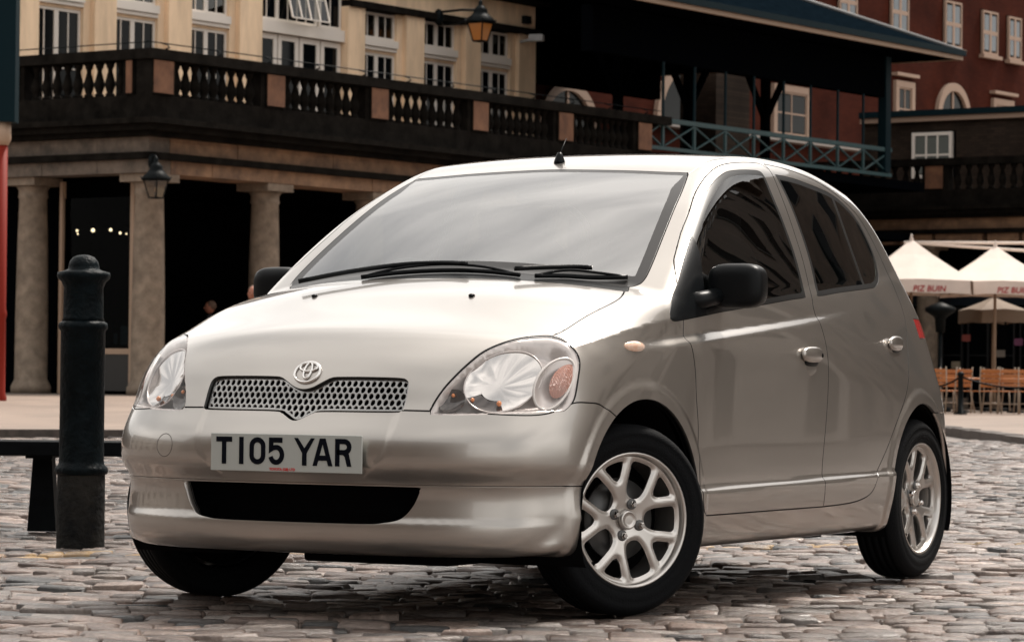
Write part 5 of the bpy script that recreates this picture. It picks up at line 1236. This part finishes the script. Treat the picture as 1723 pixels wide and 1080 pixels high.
for a, b2 in ((0, 1), (1, 2)):
    pts = []
    for k in range(13): t = k/12; q = np.array(RP[a])*(1-t)+np.array(RP[b2])*t; pts.append(gp(q[0], q[1], .86-.22*4*t*(1-t)))
    tag(MB().tube(pts, .022, 6).build('rope', IRON), 'sagging black rope from the car tail to the post between chairs' if a == 0 else 'sagging black rope from the middle post to the right edge', 'rope')

# ------------------------------------------------------------------ people under the colonnade
SKIN = mat('skin', (.30, .115, .07), .55); HAIRM = mat('hair_brown', (.10, .055, .035), .7)
def person(loc, rz, h, cloth, label, lean=0.):
    p = empty('person', loc, rz); tag(p, label, 'person', 'people in the arcade'); k = h/1.75
    J = {'pelvis': (0, 0, .95), 'belly': (0, 0, 1.10), 'chest': (.01, 0, 1.30), 'neckb': (0, 0, 1.45), 'neck': (.01, 0, 1.51),
         'shl': (0, .18, 1.40), 'ell': (-.03, .25, 1.13), 'wrl': (.07, .26, .90), 'shr': (0, -.18, 1.40), 'elr': (-.05, -.25, 1.13), 'wrr': (.02, -.27, .89),
         'hpl': (0, .09, .92), 'knl': (.08, .10, .50), 'anl': (-.02, .10, .09), 'tol': (.16, .11, .04), 'hpr': (0, -.09, .92), 'knr': (.02, -.10, .50), 'anr': (-.14, -.10, .10), 'tor': (.03, -.11, .04)}
    E_ = [('pelvis', 'belly'), ('belly', 'chest'), ('chest', 'neckb'), ('neckb', 'neck'), ('chest', 'shl'), ('shl', 'ell'), ('ell', 'wrl'), ('chest', 'shr'), ('shr', 'elr'), ('elr', 'wrr'), ('pelvis', 'hpl'), ('hpl', 'knl'), ('knl', 'anl'), ('anl', 'tol'), ('pelvis', 'hpr'), ('hpr', 'knr'), ('knr', 'anr'), ('anr', 'tor')]
    rad = {'pelvis': .15, 'belly': .145, 'chest': .165, 'neckb': .075, 'neck': .055, 'shl': .075, 'shr': .075, 'ell': .052, 'elr': .052, 'wrl': .038, 'wrr': .038, 'hpl': .10, 'hpr': .10, 'knl': .065, 'knr': .065, 'anl': .048, 'anr': .048, 'tol': .04, 'tor': .04}
    nm = list(J); me = bpy.data.meshes.new('body'); me.from_pydata([tuple(c*k for c in J[n]) for n in nm], [(nm.index(a), nm.index(b2)) for a, b2 in E_], [])
    o = link('body', me, cloth, p); sm = o.modifiers.new('skin', 'SKIN'); ly = me.skin_vertices[0] if me.skin_vertices else None
    if ly is None:
        bm = bmesh.new(); bm.from_mesh(me); bm.verts.layers.skin.verify(); bm.to_mesh(me); bm.free(); ly = me.skin_vertices[0]
    for i, n in enumerate(nm): ly.data[i].radius = (rad[n]*k, rad[n]*k); ly.data[i].use_root = (n == 'pelvis')
    o.modifiers.new('sub', 'SUBSURF').levels = 2; o.modifiers['sub'].render_levels = 2; sm.use_smooth_shade = True
    hd = MB(); hd.ell((.02*k, 0, 1.635*k), (.095*k, .075*k, .118*k), n=20, m=14); hd.ell((.115*k, 0, 1.625*k), (.018*k, .014*k, .024*k), n=8, m=6); hd.ell((.01*k, .078*k, 1.63*k), (.02*k, .01*k, .03*k), n=8, m=6); hd.ell((.01*k, -.078*k, 1.63*k), (.02*k, .01*k, .03*k), n=8, m=6); hd.ell((.095*k, 0, 1.575*k), (.012*k, .026*k, .007*k), n=8, m=6)
    hd.build('head', SKIN, p)
    for sy in (.03, -.03): MB().ell((.100*k, sy*k, 1.65*k), (.010*k, .013*k, .008*k), n=8, m=6).build('eye', IRON, p)
    hr = MB(); hr.ell((-.012*k, 0, 1.668*k), (.096*k, .082*k, .100*k), n=18, m=12); hr.build('hair', HAIRM, p)
    for s_ in ('l', 'r'):
        w = Vector(J['wr'+s_])*k; hn = MB(); hn.ell(tuple(w+Vector((.015, 0, -.045))*k), (.022*k, .014*k, .045*k), n=10, m=8)
        for q_ in range(4): hn.tube([tuple(w+Vector((-.008+.014*q_, 0, -.08))*k), tuple(w+Vector((0+.015*q_, -.006, -.115+.004*abs(q_-1.5)))*k), tuple(w+Vector((.006+.014*q_, -.016, -.14+.005*abs(q_-1.5)))*k)], .008*k, 6)
        hn.tube([tuple(w+Vector((.030, 0, -.04))*k), tuple(w+Vector((.055, -.008, -.07))*k), tuple(w+Vector((.06, -.012, -.095))*k)], .009*k, 6); hn.build('hand', SKIN, p)
    return p
a = mkp(3.45, 1.5, .36); person(a, R(300), 1.73, mat('coat_dark', (.018, .018, .022), .85), 'person in dark coat walking left behind the car bonnet')
a = gp(-4.04, 51.0, float(pav_z(-4.04, 51.0))); person(a, R(20), 1.80, mat('coat_navy', (.012, .014, .022), .85), 'taller person in navy coat beside the car mirror')
